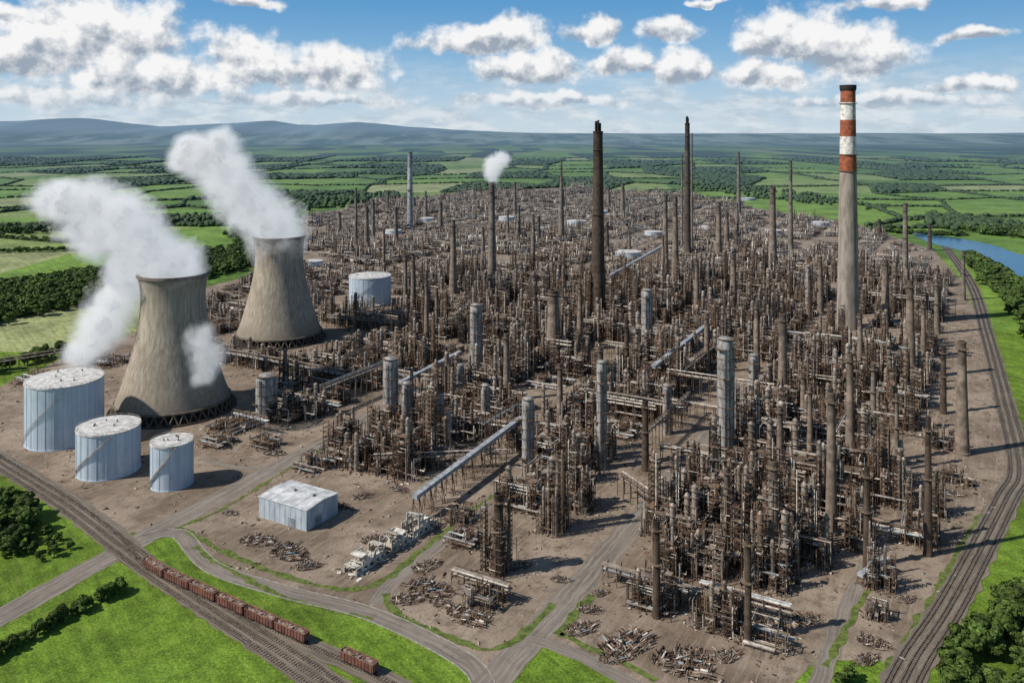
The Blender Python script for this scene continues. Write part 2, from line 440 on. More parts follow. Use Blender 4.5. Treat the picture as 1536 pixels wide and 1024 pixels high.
# ---------------------------------------------------------------- process units
RUST=(0.080,0.050,0.034); BRN=(0.16,0.112,0.078); GRYB=(0.25,0.205,0.168); PALE=(0.52,0.47,0.41); BLU=(0.28,0.34,0.38); BLK=(0.025,0.02,0.017); RED=(0.17,0.085,0.055)
def pc(r,w=None): return r.choices([RUST,BRN,GRYB,PALE,BLU,BLK,RED],w or [8,8,6,3.2,.9,4,1])[0]
def scaffold(fr,plt,r,x,y,w,d,h,col):
    nxb=2 if w<9 else 3; xsn=[x-w/2+w*i/(nxb-1) for i in range(nxb)]; ysn=[y-d/2,y+d/2] if d<9 else [y-d/2,y,y+d/2]
    lv=r.choice([3.0,3.6,4.2]); n=int(h/lv)
    tops={}
    for X in xsn:
        for Y in ysn:
            t=h*r.uniform(0.75,1.0); tops[(X,Y)]=t; fr.beam((X,Y,0),(X+r.uniform(-.3,.3),Y,t),0.5,pc(r) if r.random()<.3 else col)
    if h>20:
        for q in range(2):
            X,Y=x+r.uniform(-w/2,w/2),y+r.choice([-d/2-.6,d/2+.6]); fr.beam((X,Y,0),(X,Y,h*r.uniform(.6,1.1)),r.uniform(.3,.7),pc(r))
    for k in range(1,n+1):
        z=k*lv; c=pc(r) if r.random()<.35 else col
        for Y in ysn:
            for a,b in zip(xsn[:-1],xsn[1:]):
                if min(tops[(a,Y)],tops[(b,Y)])>=z-1: fr.beam((a-.6,Y,z),(b+.6,Y,z+r.uniform(-.2,.2)),0.34,c,0.5)
                if r.random()<.35: fr.beam((a,Y,z-lv),(b,Y,z),0.2,c)
        for X in xsn:
            for a,b in zip(ysn[:-1],ysn[1:]):
                if min(tops[(X,a)],tops[(X,b)])>=z-1: fr.beam((X,a-.6,z),(X,b+.6,z),0.34,c,0.5)
                if r.random()<.35: fr.beam((X,b,z-lv),(X,a,z),0.2,c)
        if r.random()<.55:
            e=r.uniform(0,1.4); plt.box((x+r.uniform(-1,1),y+r.uniform(-1,1),z+.32),(w*r.uniform(.4,.95)+e,d*r.uniform(.4,.95)+e,0.14),r.choice([BRN,RUST,RUST,GRYB,BLK]))
        if r.random()<.5:
            yy=ysn[0]-.7; plt.beam((xsn[0]-.7,yy,z+1.3),(xsn[-1]+.7,yy,z+1.3),0.12,r.choice([PALE,GRYB,BRN]))
def vess(r,h,rr,cc):
    v=MB(); v.cyl((0,0,0),(0,0,h),rr,cc,14,rr*.85); v.cyl((0,0,h),(0,0,h+rr*.7),rr*.85,cc,14,rr*.3)
    q=3.5
    while q<h: v.cyl((0,0,q),(0,0,q+.3),rr+.45,BRN,14); q+=r.uniform(3.5,6)
    return v
def gen_unit(seed,kind):
    r=random.Random(seed); S=17.5; fr,plt,pp=MB(),MB(),MB(); ves=[]
    CC=[GRYB,(0.26,0.215,0.178),(0.19,0.15,0.118),(0.31,0.27,0.235),BRN]
    if kind=='tall':
        n=r.randint(6,8); spots=[(-11,-11),(0,-12),(11,-10),(-12,0),(0,0),(12,2),(-10,12),(1,11),(11,12)]; r.shuffle(spots)
        for i in range(n):
            x,y=spots[i]; w=r.uniform(4,7.5); d=r.uniform(4,7); h=r.uniform(13,25) if i>2 else r.uniform(28,46)
            c=r.choice([RUST,BRN,RUST,BLK,BRN]); scaffold(fr,plt,r,x+r.uniform(-1,1),y+r.uniform(-1,1),w,d,h,c)
            if i<5: ves.append((vess(r,h*r.uniform(.85,1.2),r.uniform(1.1,2.1),r.choice(CC)),(x,y,0)))
        if n<9:
            x,y=spots[8]; ves.append((vess(r,r.uniform(20,38),r.uniform(1.4,2.4),r.choice(CC)),(x,y,0)))
    elif kind=='medium':
        bx=[-16,-10,-4,2,8,14]; by=[-14,-7,0,7,14]
        hts=[[r.choice([0,0,6,9,13,13,18,24]) for _ in by] for _ in bx]
        for i in range(5):
            for j in range(4):
                h=hts[i][j]
                if h: scaffold(fr,plt,r,bx[i]+3,by[j]+3.5,6*r.uniform(.7,.95),7*r.uniform(.7,.95),h*r.uniform(.9,1.1),r.choice([RUST,BRN,RUST,GRYB,BLK]))
        for q in range(2):
            v=MB(); L=r.uniform(8,13); rr=r.uniform(1.4,2.3); c=r.choice([GRYB,PALE,GRYB])
            v.cyl((-L/2,0,0),(L/2,0,0),rr,c,12); v.cyl((-L/2-rr*.5,0,0),(-L/2,0,0),rr*.4,c,12,rr); v.cyl((L/2,0,0),(L/2+rr*.5,0,0),rr,c,12,rr*.4)
            for e in(-.3,.3): v.beam((L*e,0,-3),(L*e,0,0),1.0,GRYB,2.2)
            ves.append((v,(r.uniform(-9,9),r.uniform(-14,14),3)))
        for q in range(3): ves.append((vess(r,r.uniform(16,34),r.uniform(1.1,2.0),r.choice(CC)),(r.uniform(-14,14),r.uniform(-14,14),0)))
    else:
        for i in range(5):
            scaffold(fr,plt,r,r.uniform(-13,13),r.uniform(-13,13),r.uniform(5,10),r.uniform(4,7),r.uniform(5,12),r.choice([RUST,BRN,GRYB]))
        for q in range(3):
            v=MB(); rr=r.uniform(1.2,2.4); h=r.uniform(4,8); c=r.choice([GRYB,PALE,BRN]); v.cyl((0,0,0),(0,0,h),rr,c,12); v.cyl((0,0,h),(0,0,h+.7),rr,c,12,rr*.3); ves.append((v,(r.uniform(-13,13),r.uniform(-13,13),0)))
    for k in range(r.randint(8,11)):
        al=r.random()<.7; o=r.uniform(-16,16); z=r.choice([3.5,5,6.5,8,10,12.5,15] if kind!='low' else [1.2,2.2,3.5,5,6.5]); a=r.uniform(-19,-8); b=r.uniform(8,19)
        nn=r.randint(1,4)
        for q in range(nn):
            rr=r.uniform(.18,.42); oo=o+q*1.1; c=pc(r,[4,6,7,6,2.5,1,1])
            if al: pp.cyl((a,oo,z),(b,oo,z+r.uniform(-.2,.2)),rr,c,6); pp.cyl((b,oo,z),(b,oo,max(0,z-r.uniform(1,z))),rr,c,6)
            else: pp.cyl((oo,a,z),(oo,b,z+r.uniform(-.2,.2)),rr,c,6); pp.cyl((oo,a,z),(oo,a,z+r.uniform(1,4)),rr,c,6)
        t=a+2
        while t<b:
            w=nn*1.1
            if al:
                fr.beam((t,o-.6,0),(t,o-.6,z),.3,RUST); fr.beam((t,o+w-.4,0),(t,o+w-.4,z),.3,RUST); fr.beam((t,o-1,z-.5),(t,o+w,z-.5),.32,BRN)
            else:
                fr.beam((o-.6,t,0),(o-.6,t,z),.3,RUST); fr.beam((o+w-.4,t,0),(o+w-.4,t,z),.3,RUST); fr.beam((o-1,t,z-.5),(o+w,t,z-.5),.32,BRN)
            t+=r.uniform(5,7.5)
    for k in range(34 if kind!='low' else 14):
        x,y=r.uniform(-S,S),r.uniform(-S,S); h=r.uniform(4,22 if kind!='low' else 8); pp.cyl((x,y,0),(x+r.uniform(-.5,.5),y+r.uniform(-.5,.5),h),r.uniform(.15,.45),pc(r),6)
        if r.random()<.6: 
            L=r.uniform(2,8)*r.choice([-1,1]); pp.cyl((x,y,h),(x+L,y,h) if r.random()<.5 else (x,y+L,h),r.uniform(.1,.3),pc(r),6)
    for k in range(110):
        x,y=r.uniform(-S-2,S+2),r.uniform(-S-2,S+2); s=r.uniform(.3,2.0)
        plt.box((x,y,r.uniform(.1,.8)),(s,s*r.uniform(.2,1),s*r.uniform(.15,.7)),pc(r,[4,5,6,3,1,3,1]),r.uniform(0,3),r.uniform(-.3,.3))
    parts=[('steel_frame',fr.mesh('steel_frame',STEEL),(0,0,0),0),('pipework',pp.mesh('pipework',PIPE),(0,0,0),0),('platforms',plt.mesh('platforms',STEEL),(0,0,0),0)]
    for v,l in ves: parts.append(('vessel',v.mesh('vessel',PIPE,True),l,0))
    return Proto('process_unit',parts)
TALL=[gen_unit(100+i,'tall') for i in range(7)]
MED=[gen_unit(200+i,'medium') for i in range(6)]
LOW=[gen_unit(300+i,'low') for i in range(4)]

hero=[
 (738,425,273,8,14,'steel'),(615,345,228,7,9,'white'),(897,474,197,14,23,'dark'),
 (842,362,240,2.5,11,'steel'),(1031,380,185,7,11,'dark'),(1038,376,200,2,4,'steel'),(1023,372,232,2,4,'steel'),(1108,325,228,3,8,'steel'),(1186,380,242,4,8,'steel'),
 (1159,405,281,8,13,'brick'),(1358,420,305,6,9,'steel'),(1013,440,295,6,13,'brick'),(998,420,292,6,10,'brick'),
 (1078,392,303,6,11,'brick'),(680,455,330,6,15,'brick'),(534,375,282,3,6,'steel'),(550,378,310,5,10,'brick'),(934,335,275,5,8,'brick'),
 (830,528,435,15,23,'brick'),(1174,625,470,10,17,'brick'),(1365,568,420,9,18,'brick'),(1443,680,512,11,21,'brick'),
 (1328,482,390,8,14,'brick'),(1275,700,530,9,15,'brick'),(1247,800,588,11,18,'brick'),(1345,705,590,5,7,'steel'),(1392,832,625,7,13,'dark'),
 (1100,472,380,7,14,'brick'),(985,925,780,9,13,'dark'),(1122,962,800,8,12,'dark'),(1160,852,690,13,20,'brick'),(840,790,680,12,18,'brick'),
 (748,862,740,13,18,'dark'),(1405,500,420,5,9,'steel'),(1445,450,376,4,7,'steel'),(1090,372,318,5,9,'brick'),(800,395,322,4,7,'steel'),
 (560,360,300,4,6,'steel'),(968,705,600,8,12,'dark'),(640,520,420,5,10,'brick'),(655,500,432,4,8,'steel'),(1205,640,560,7,11,'brick'),(1060,560,470,6,10,'brick'),
 (840,640,545,7,11,'brick'),(1215,700,580,6,10,'brick'),(1010,780,690,9,13,'brick'),(1170,730,610,8,13,'brick'),(900,610,520,7,11,'brick'),(1290,560,470,6,10,'brick'),(760,600,500,8,12,'brick'),(1135,560,455,6,11,'brick'),(940,570,480,6,10,'dark'),(1310,640,545,6,10,'steel'),(870,520,425,6,11,'brick'),(620,470,385,5,10,'brick'),(1230,470,385,6,11,'brick'),(1045,480,390,5,10,'brick'),(1415,620,520,6,10,'dark'),(1385,540,455,5,9,'brick'),(1300,850,700,7,11,'dark'),(1090,830,700,8,12,'brick')]
caged={1160,840,748,1010,1170,1090}
cols_=[(970,533,433,16),(714,562,455,18),(586,645,535,23),(610,655,572,14),(1088,692,505,24),(902,702,540,14),(792,712,595,18),(400,628,560,32),(728,640,575,13),(1212,470,398,8),(690,600,545,12),(1130,610,530,13),(1000,650,575,12),(660,660,590,12)]
clear=[]
ct1=gp(260,612); ct2=gp(419,508)
clear+= [(ct1[0],ct1[1],60),(ct2[0],ct2[1],60)]
tanks=[(97,657,53,567,'large'),(163,704,44,638,'mid'),(258,725,30,660,'small'),(555,455,31,413,'silver')]
for px,by,hw,ty,_ in tanks:
    x,y=gp(px,by); clear.append((x,y,hw*y/1250+24))
smallt=[(715,362,13,354),(943,384,18,377),(865,336,15,331),(980,352,13,347),(470,398,14,391),(1120,300,12,297),(760,330,12,325),(640,332,11,327),(1230,338,13,333),(960,300,11,297),(1060,345,12,340),(820,345,10,341),(590,350,12,345),(900,320,11,316),(1160,350,12,345),(1020,325,10,321),(700,318,10,314)]
for px,by,hw,ty in smallt:
    x,y=gp(px,by); clear.append((x,y,hw*y/1250+8))
sx,sy=gp(1272,492); clear.append((sx,sy,30))
yard_clear=[GP(p) for p in [
  [(-200,560),(180,500),(330,560),(345,640),(470,640),(505,668),(200,810),(-60,690)],
  [(262,800),(430,702),(520,712),(640,742),(700,760),(560,920)],
  [(560,905),(655,815),(745,760),(765,760),(720,790),(820,810),(860,860),(790,1000)],
  [(690,1040),(800,930),(905,850),(935,800),(1010,860),(1200,860),(1290,850),(1480,740),(1500,1045)],
  [(1180,1045),(1290,860),(1500,790),(1500,1045)],
  [(1295,655),(1340,648),(1360,700),(1305,705)]]]
R=random.Random(5)
cand=[]
st=36.5
for iu in range(-40,60):
    for iv in range(0,90):
        u=iu*st+15*math.floor(iu/3); v=200+iv*st+15*math.floor(iv/4)
        x=u*B[0]+v*A[0]; y=u*B[1]+v*A[1]
        x+=R.uniform(-1.5,1.5); y+=R.uniform(-1.5,1.5)
        if y<380 or y>2950: continue
        cand.append((x,y))
cand=np.array(cand)
ok=inpoly(cand,plant)&inpoly(cand+[16,0],plant)&inpoly(cand-[16,0],plant)
for poly in yard_clear: ok&=~inpoly(cand,poly)
for k,(p,w) in roads.items(): ok&=pdist(cand,catmull(p,10))>w/2+(19 if k=='centre' else 16)
ok&=pdist(cand,catmull(railR,10))>28
for x,y,r in clear: ok&=np.hypot(cand[:,0]-x,cand[:,1]-y)>r+12
cand=cand[ok]; cand=cand[np.argsort(cand[:,1])]
nind=0; far=[]
LAB={'t':'tall rust-brown steel process unit with scaffolds, vessels and pipes','m':'rusty multi-level steel process frame threaded with pipework','l':'low rusty pipework and small vessels on bare ground'}
def putunit(x,y,kind,sc=1.0,zs=None):
    global nind
    P=R.choice({'t':TALL,'m':MED,'l':LOW}[kind]); zs=zs or R.uniform(.8,1.15)
    P.place((x,y,0.04),AD+R.choice([0,0,2,2,1,3])*math.pi/2,(sc,sc,zs),LAB[kind],'process unit','process units of the plant'); nind+=1
for px,py,k,s,zs in [(748,852,'t',.42,.75),(700,812,'l',.5,.8),(985,905,'m',.6,.6),(1075,930,'m',.62,.55),(1150,955,'l',.6,.8),(1000,860,'m',.5,.7),(1060,855,'m',.65,.75),(1150,875,'m',.6,.8),
    (1322,880,'m',.38,.75),(1318,925,'l',.3,.9),(1380,810,'t',.5,.75),(1215,835,'t',.6,.85),(1005,795,'t',.7,.8),(1100,790,'t',.75,.95),(1180,785,'t',.7,.9),(1330,750,'t',.7,.75),(1255,770,'t',.7,.9),(1150,830,'t',.45,.8),(1290,820,'m',.45,.9),
    (830,795,'t',.42,.85),(870,760,'m',.5,.9),(350,640,'l',.9,.8),(400,668,'l',.5,.8),(460,622,'m',.8,.6),(330,665,'l',.6,.7),(470,700,'l',.6,.9),(520,672,'m',.75,.8),(590,690,'t',.75,.55),(540,700,'m',.5,.7),
    (160,545,'l',.9,.8),(60,570,'l',.9,.8),(725,905,'l',.45,.9),(690,780,'l',.5,.9),(1430,720,'l',.6,.8),(1040,740,'t',.65,.85),(1410,670,'m',.5,.6),(1400,770,'m',.4,.8)]:
    x,y=gp(px,py); putunit(x,y,k,s,zs)
for x,y in cand:
    px=768+1250*x/y
    if nind<298 and y<1150:
        if R.random()<.06: continue
        q=R.random()
        core=(px>600 and px<1400)
        kind='t' if q<(.58 if core else .2) else ('m' if q<.88 else 'l')
        putunit(x,y,kind,R.uniform(.92,1.0),R.uniform(.7,1.1) if core else R.uniform(.55,.8))
    else: far.append((x,y))
print('individual units',nind,'far',len(far))
def lowvar(seed):
    r=random.Random(seed); m=MB()
    for i in range(12):
        x,y=r.uniform(-17,17),r.uniform(-17,17); w,d,h=r.uniform(3,6),r.uniform(3,5),r.choice([5,7,9,12,16,24])*r.uniform(.8,1.1)
        c=r.choice([RUST,BRN,GRYB,BLK])
        for a in(-1,1):
            for b in(-1,1): m.beam((x+a*w/2,y+b*d/2,0),(x+a*w/2,y+b*d/2,h*r.uniform(.8,1)),.5,c)
        for k in range(1,int(h/5)+1):
            m.beam((x-w/2-.5,y-d/2,k*5),(x+w/2+.5,y-d/2,k*5),.4,pc(r)); m.beam((x-w/2,y-d/2,k*5),(x-w/2,y+d/2,k*5),.4,c)
            if r.random()<.4: m.box((x,y,k*5+.3),(w,d,.2),pc(r,[4,5,6,3,1,1,1]))
    for i in range(14):
        o=r.uniform(-18,18); z=r.uniform(2,10); c=pc(r,[2,4,7,8,2.5,1,.5])
        if r.random()<.65: m.beam((-19,o,z),(19,o,z),r.uniform(.5,1),c)
        else: m.beam((o,-19,z),(o,19,z),r.uniform(.5,1),c)
    for i in range(7):
        x,y=r.uniform(-17,17),r.uniform(-17,17); m.beam((x,y,0),(x,y,r.uniform(5,22)),r.uniform(.6,2.2),pc(r,[3,6,7,3,1,1,.5]))
    for i in range(2 if seed%2 else 0):
        m.box((r.uniform(-12,12),r.uniform(-12,12),3.5),(r.uniform(8,14),r.uniform(6,9),7),r.choice([GRYB,(.5,.5,.5),(.38,.36,.34)]))
    for i in range(16):
        s=r.uniform(1,5); m.box((r.uniform(-17,17),r.uniform(-17,17),s*.3),(s,s*.7,s*.6),pc(r,[4,5,6,5,1,3,1]))
    return np.array(m.v),np.array(m.f),np.array(m.c)
far=np.array(far); fv=[];ff=[];fc=[];off=0
fn_=np.array([mn.noise(Vector((x*.0065,y*.0045,2))) for x,y in far]); fg=np.array([mn.noise(Vector((x*.011,y*.008,8))) for x,y in far])
kp=fg>-.30; far=far[kp]; fn_=fn_[kp]
sel=np.random.RandomState(3).randint(0,6,len(far))
for k in range(6):
    v,f,c=lowvar(500+k); mk=sel==k; p=far[mk]; n=len(p)
    if not n: continue
    zsc=np.clip(.75+fn_[mk]*1.3,.3,1.7)*np.random.RandomState(k).uniform(.7,1.2,n)
    pos=np.c_[p,np.zeros(n)]; rot=AD+np.random.RandomState(k).randint(0,2,n)*math.pi
    W,FF,CC=tile(v,f,c,pos,rot,np.c_[np.ones(n),np.ones(n),zsc])
    fv.append(W);ff.append(FF+off);fc.append(CC);off+=len(W)
stuff('distant_process_units',npmesh('distant_process_units',np.concatenate(fv),np.concatenate(ff),np.concatenate(fc),STEEL),'far spread of rusty process steelwork and pipes on bare ground','process plant')
n=26000; P=np.c_[rs.uniform(-420,520,n),rs.uniform(300,950,n)]
P=P[inpoly(P,plant)]
for k,(p,w) in roads.items(): P=P[pdist(P,catmull(p,10))>w/2+.5]
P=P[[mn.noise(Vector((x*.06,y*.06,0)))>-.05 for x,y in P]]
n=len(P); bx=MB(); bx.box((0,0,.3),(1,1,.6),(1,1,1)); s=rs.uniform(.18,.7,n)*rs.choice([1,1,1,1.8],n)
W,FF,CC=tile(np.array(bx.v),np.array(bx.f),np.array(bx.c),np.c_[P,np.zeros(n)],rs.uniform(0,3,n),np.c_[s*rs.uniform(1,3,n),s*rs.uniform(.3,1,n),s*rs.uniform(.4,1.1,n)],np.array([RUST,BRN,GRYB,(.35,.29,.24),BLK,(.3,.24,.2)])[rs.choice(6,n)])
stuff('rubble',npmesh('rubble',W,FF,CC,STEEL),'loose rubble and scrap scattered over bare yard ground','rubble')

# ---------------------------------------------------------------- chimneys
def ringplat(m,z,r,c=BRN):
    m.cyl((0,0,z),(0,0,z+.35),r+1.3,c,20)
    for i in range(12):
        t=i*math.pi/6; m.beam(((r+1.2)*math.cos(t),(r+1.2)*math.sin(t),z+.3),((r+1.2)*math.cos(t),(r+1.2)*math.sin(t),z+1.5),.12,GRYB)
def ladder(h,r0,r1,side=-1.2):
    m=MB(); 
    for o in(-.35,.35): m.beam((math.cos(side)*(r0+.3)-math.sin(side)*o,math.sin(side)*(r0+.3)+math.cos(side)*o,0),(math.cos(side)*(r1+.3)-math.sin(side)*o,math.sin(side)*(r1+.3)+math.cos(side)*o,h),.14,RUST)
    k=1.0
    while k<h:
        rr=r0+(r1-r0)*k/h+.3; m.beam((math.cos(side)*rr-math.sin(side)*-.35,math.sin(side)*rr+math.cos(side)*-.35,k),(math.cos(side)*rr-math.sin(side)*.35,math.sin(side)*rr+math.cos(side)*.35,k),.1,RUST); k+=1.4
    return m
def cage(h,r0,r1,seed):
    r=random.Random(seed); m=MB(); lv=3.2; n=int(h/lv); prev=None
    for k in range(n+1):
        z=k*lv; q=r0+(r1-r0)*z/max(h,1); q=q+.9
        ang=[AD+math.pi/4+i*math.pi/2 for i in range(4)]; R2=q*1.25
        P=[(math.cos(a)*R2,math.sin(a)*R2,z) for a in ang]; P=[x for i in range(4) for x in (P[i],tuple((P[i][j]+P[(i+1)%4][j])/2 for j in range(3)))]
        for i in range(8):
            if r.random()<.85: m.beam(P[i],P[(i+1)%8],.26,pc(r),.3)
            if prev and r.random()<.85: m.beam(prev[i],P[i],.26,pc(r,[9,7,3,1,.3,5,1]))
        if r.random()<.45:
            a=r.choice(range(4)); e=P[2*a+1]; m.box((e[0]*1.15,e[1]*1.15,z),(q*1.6,q*.8,.15),pc(r,[5,5,4,2,0,2,0]),AD+a*math.pi/2)
        prev=P
    return m
def chimney(px,by,ty,tw,bw,kind):
    x,D=gp(px,by); h=H*(1-(ty-200)/(by-200)); r1=max(tw/2*D/1250,.8); r0=bw/2*D/1250
    cdef={'steel':(0.19,0.158,0.13),'dark':(0.085,0.062,0.047),'brick':(0.21,0.165,0.13),'white':(0.36,0.38,0.39)}[kind]
    rt=mkobj('chimney',None,(x,D,0.04),0)
    m=MB(); N=14; rr=random.Random(px)
    pr=[(r0*1.12,0),(r0*1.12,h*.02),(r0,h*.025)]+[(r1+(r0-r1)*(1-t/N)**1.25,h*(.025+.975*t/N)) for t in range(1,N+1)]
    cs=[]
    for k in range(len(pr)):
        g=rr.uniform(.84,1.16)*(1 if k<N-1 else .65); cs.append(tuple(q*g for q in cdef))
    m.lathe(pr+[(r1*.75,h),(r1*.75,h-2)],24,cdef,lambda k:cs[k] if k<len(cs) else BLK)
    mkobj('shaft',m.mesh('shaft',ATTRC,True),parent=rt)
    c=MB(); c.lathe([(r1*1.02,h-2.2),(r1*1.12,h-1.4),(r1*1.12,h-.1),(r1*.9,h+.15)],24,tuple(q*.5 for q in cdef)); mkobj('cap',c.mesh('cap',ATTRC,True),parent=rt)
    if D<1600:
        for f in([.55,.9] if kind!='brick' else [.93]):
            p=MB(); ringplat(p,h*f,r1+(r0-r1)*(1-f)**1.25); mkobj('platform',p.mesh('platform',STEEL),parent=rt)
        mkobj('ladder',ladder(h-1,r0,r1).mesh('ladder',STEEL),parent=rt)
    if (px in caged and by>700) or kind=='white':
        mkobj('scaffold_cage',cage(h*(.6 if kind=='white' else rr.choice([.55,.7,.85])),r0,r1,px).mesh('scaffold_cage',STEEL),parent=rt)
    if kind=='dark' and D<1500 and h>130:
        t=MB()
        for i in range(4): t.cyl((r1*.45*math.cos(i*1.57),r1*.45*math.sin(i*1.57),h-3),(r1*.45*math.cos(i*1.57),r1*.45*math.sin(i*1.57),h+9+i),r1*.24,BLK,10)
        mkobj('flue_tips',t.mesh('flue_tips',ATTRC,True),parent=rt)
    L={'steel':'slender grey-brown steel chimney rising from process units','dark':'tall dark brown chimney stained with soot','brick':'tapering brown masonry chimney among rusty steelwork','white':'slim pale metal chimney at the plant edge'}[kind]
    tag(rt,L,'chimney','plant chimneys')
for h_ in hero: chimney(*h_)
for i in range(30):
    for _ in range(50):
        px=R.uniform(500,1430); by=R.choice([R.uniform(300,380),R.uniform(340,500)]); p=gp(px,by)
        if inpoly([p],plant)[0] and all(math.dist(p,c[:2])>c[2] for c in clear): break
    chimney(px,by,by-R.uniform(.08,.28)*(by-170)-8,R.uniform(2.5,5),R.uniform(5,9),R.choice(['steel','brick','brick','dark']))
rt=mkobj('striped_chimney',None,(sx,sy,0.04)); k_=sy/1250; h=H*(1-(128-200)/(492-200)); r1=10.5*k_; r0=16.5*k_
zf=lambda ypx:H*(1-(ypx-200)/(492-200))
rad=lambda z:r1+(r0-r1)*(1-z/h)**1.2
zc=zf(257); zs=[0]+[zc*i/20 for i in range(1,21)]
m=MB(); m.lathe([(rad(z),z) for z in zs],40,(1,1,1)); mkobj('shaft',m.mesh('shaft',CONC,True),parent=rt)
BW=(0.66,0.63,0.59); BR=(0.30,0.095,0.05)
for a,b,c in[(257,232,BR),(232,205,BW),(205,180,BR),(180,154,BW),(154,137,BR)]:
    m=MB(); m.lathe([(rad(zf(a)),zf(a)),(rad(zf((a+b)/2)),zf((a+b)/2)),(rad(zf(b)),zf(b))],40,c); mkobj('red_band' if c==BR else 'white_band',m.mesh('band',ATTRC,True),parent=rt)
m=MB(); z1=zf(137); m.lathe([(rad(z1),z1),(r1*1.1,z1+1),(r1*1.14,h-3),(r1*1.14,h),(r1*.8,h),(r1*.8,h-6)],40,(.035,.03,.028)); mkobj('cap',m.mesh('cap',ATTRC,True),parent=rt)
for yy in(156,232,257): 
    p=MB(); ringplat(p,zf(yy),rad(zf(yy))); mkobj('platform',p.mesh('platform',STEEL),parent=rt)
mkobj('ladder',ladder(h-2,r0,r1).mesh('ladder',STEEL),parent=rt)
tag(rt,'very tall concrete chimney with red and white bands and dark cap','chimney')
def column(px,by,ty,w):
    x,D=gp(px,by); h=H*(1-(ty-200)/(by-200)); r=w/2*D/1250
    rt=mkobj('distillation_column',None,(x,D,0.04))
    m=MB(); pr=[(r*1.15,0),(r*1.15,1.5),(r,3)]+[(r,3+(h-3-r*.5)*i/10) for i in range(1,11)]+[(r*.8,h-r*.15),(r*.4,h),(0.01,h+.1)]
    m.lathe(pr,26,(1,1,1)); mkobj('shell',m.mesh('shell',SILVER,True),parent=rt)
    n=max(2,int(h/5.5))
    for i in range(1,n+1):
        p=MB(); z=h*i/n-1.2; p.cyl((0,0,z),(0,0,z+.3),r+.4,BRN,26)
        a=i*1.9; p.box((math.cos(a)*(r+.9),math.sin(a)*(r+.9),z),(2.6,4,.25),RUST,a)
        for e in(-1.8,0,1.8): p.beam((math.cos(a)*(r+2.1)-math.sin(a)*e,math.sin(a)*(r+2.1)+math.cos(a)*e,z),(math.cos(a)*(r+2.1)-math.sin(a)*e,math.sin(a)*(r+2.1)+math.cos(a)*e,z+1.2),.12,GRYB)
        mkobj('platform',p.mesh('platform',STEEL),parent=rt)
    q=MB(); 
    for a in(-1.9,-.5): q.cyl((math.cos(a)*(r+.6),math.sin(a)*(r+.6),0),(math.cos(a)*(r+.6),math.sin(a)*(r+.6),h*.92),.3,GRYB,8)
    mkobj('riser_pipe',q.mesh('riser_pipe',PIPE,True),parent=rt); mkobj('ladder',ladder(h-1,r,r,-1.3).mesh('ladder',STEEL),parent=rt)
    tag(rt,'grey metal-clad distillation column ringed with platforms','column','distillation columns')
for c in cols_: column(*c)

# ---------------------------------------------------------------- storage tanks
def tank(px,by,hw,ty,label,detail=True):
    x,D=gp(px,by); r=hw*D/1250; h=H*(1-(ty-200)/(by-200))
    rt=mkobj('storage_tank',None,(x,D,0.04))
    seg=56 if detail else 28
    m=MB(); m.lathe([(r+.4,0),(r+.4,.5),(r,.5),(r,h*.33),(r,h*.66),(r,h)],seg,(1,1,1))
    if detail:
        nr=max(14,int(2*math.pi*r/5.2))
        for i in range(nr):
            t=2*math.pi*i/nr; m.beam((math.cos(t)*(r+.02),math.sin(t)*(r+.02),.5),(math.cos(t)*(r+.02),math.sin(t)*(r+.02),h-.4),.32,(1,1,1))
    mkobj('shell',m.mesh('shell',TANK,True),parent=rt)
    m=MB(); m.lathe([(r+.35,h-.8),(r+.35,h+.3),(r-.2,h+.3),(r*.5,h+r*.045),(0.3,h+r*.075),(0.01,h+r*.075)],seg,(1,1,1)); 
    mkobj('roof',m.mesh('roof',TROOF,False),parent=rt)
    if detail:
        g=MB(); n=48
        for i in range(n):
            t=2*math.pi*i/n; t2=2*math.pi*(i+1)/n; a=(math.cos(t)*(r+.1),math.sin(t)*(r+.1)); b=(math.cos(t2)*(r+.1),math.sin(t2)*(r+.1))
            g.beam((*a,h+.3),(*a,h+1.4),.1,GRYB); g.beam((*a,h+1.4),(*b,h+1.4),.1,PALE)
        mkobj('railing',g.mesh('railing',STEEL),parent=rt)
        s=MB(); n=40
        for i in range(n):
            t=-2.6+1.6*i/n; s.box((math.cos(t)*(r+.7),math.sin(t)*(r+.7),.5+(h-.5)*i/n),(1.2,.8,.15),GRYB,t)
        mkobj('stairs',s.mesh('stairs',STEEL),parent=rt)
        v=MB(); rr=random.Random(px)
        for i in range(5): 
            a=rr.uniform(0,6.3); q=rr.uniform(.2,.7)*r; v.cyl((math.cos(a)*q,math.sin(a)*q,h),(math.cos(a)*q,math.sin(a)*q,h+r*.06+1),.5,GRYB,10)
        mkobj('roof_vent',v.mesh('roof_vent',STEEL),parent=rt)
    tag(rt,label,'tank','storage tanks')
tank(*tanks[0][:4],'large blue-white cylindrical storage tank with grimy flat roof')
tank(*tanks[1][:4],'medium blue-white storage tank with vertical panel seams')
tank(*tanks[2][:4],'small narrow blue-white storage tank on bare ground')
tank(*tanks[3][:4],'grey-blue storage tank surrounded by pipework')
for t in smallt: tank(*t,'low white storage tank among distant process units',False)

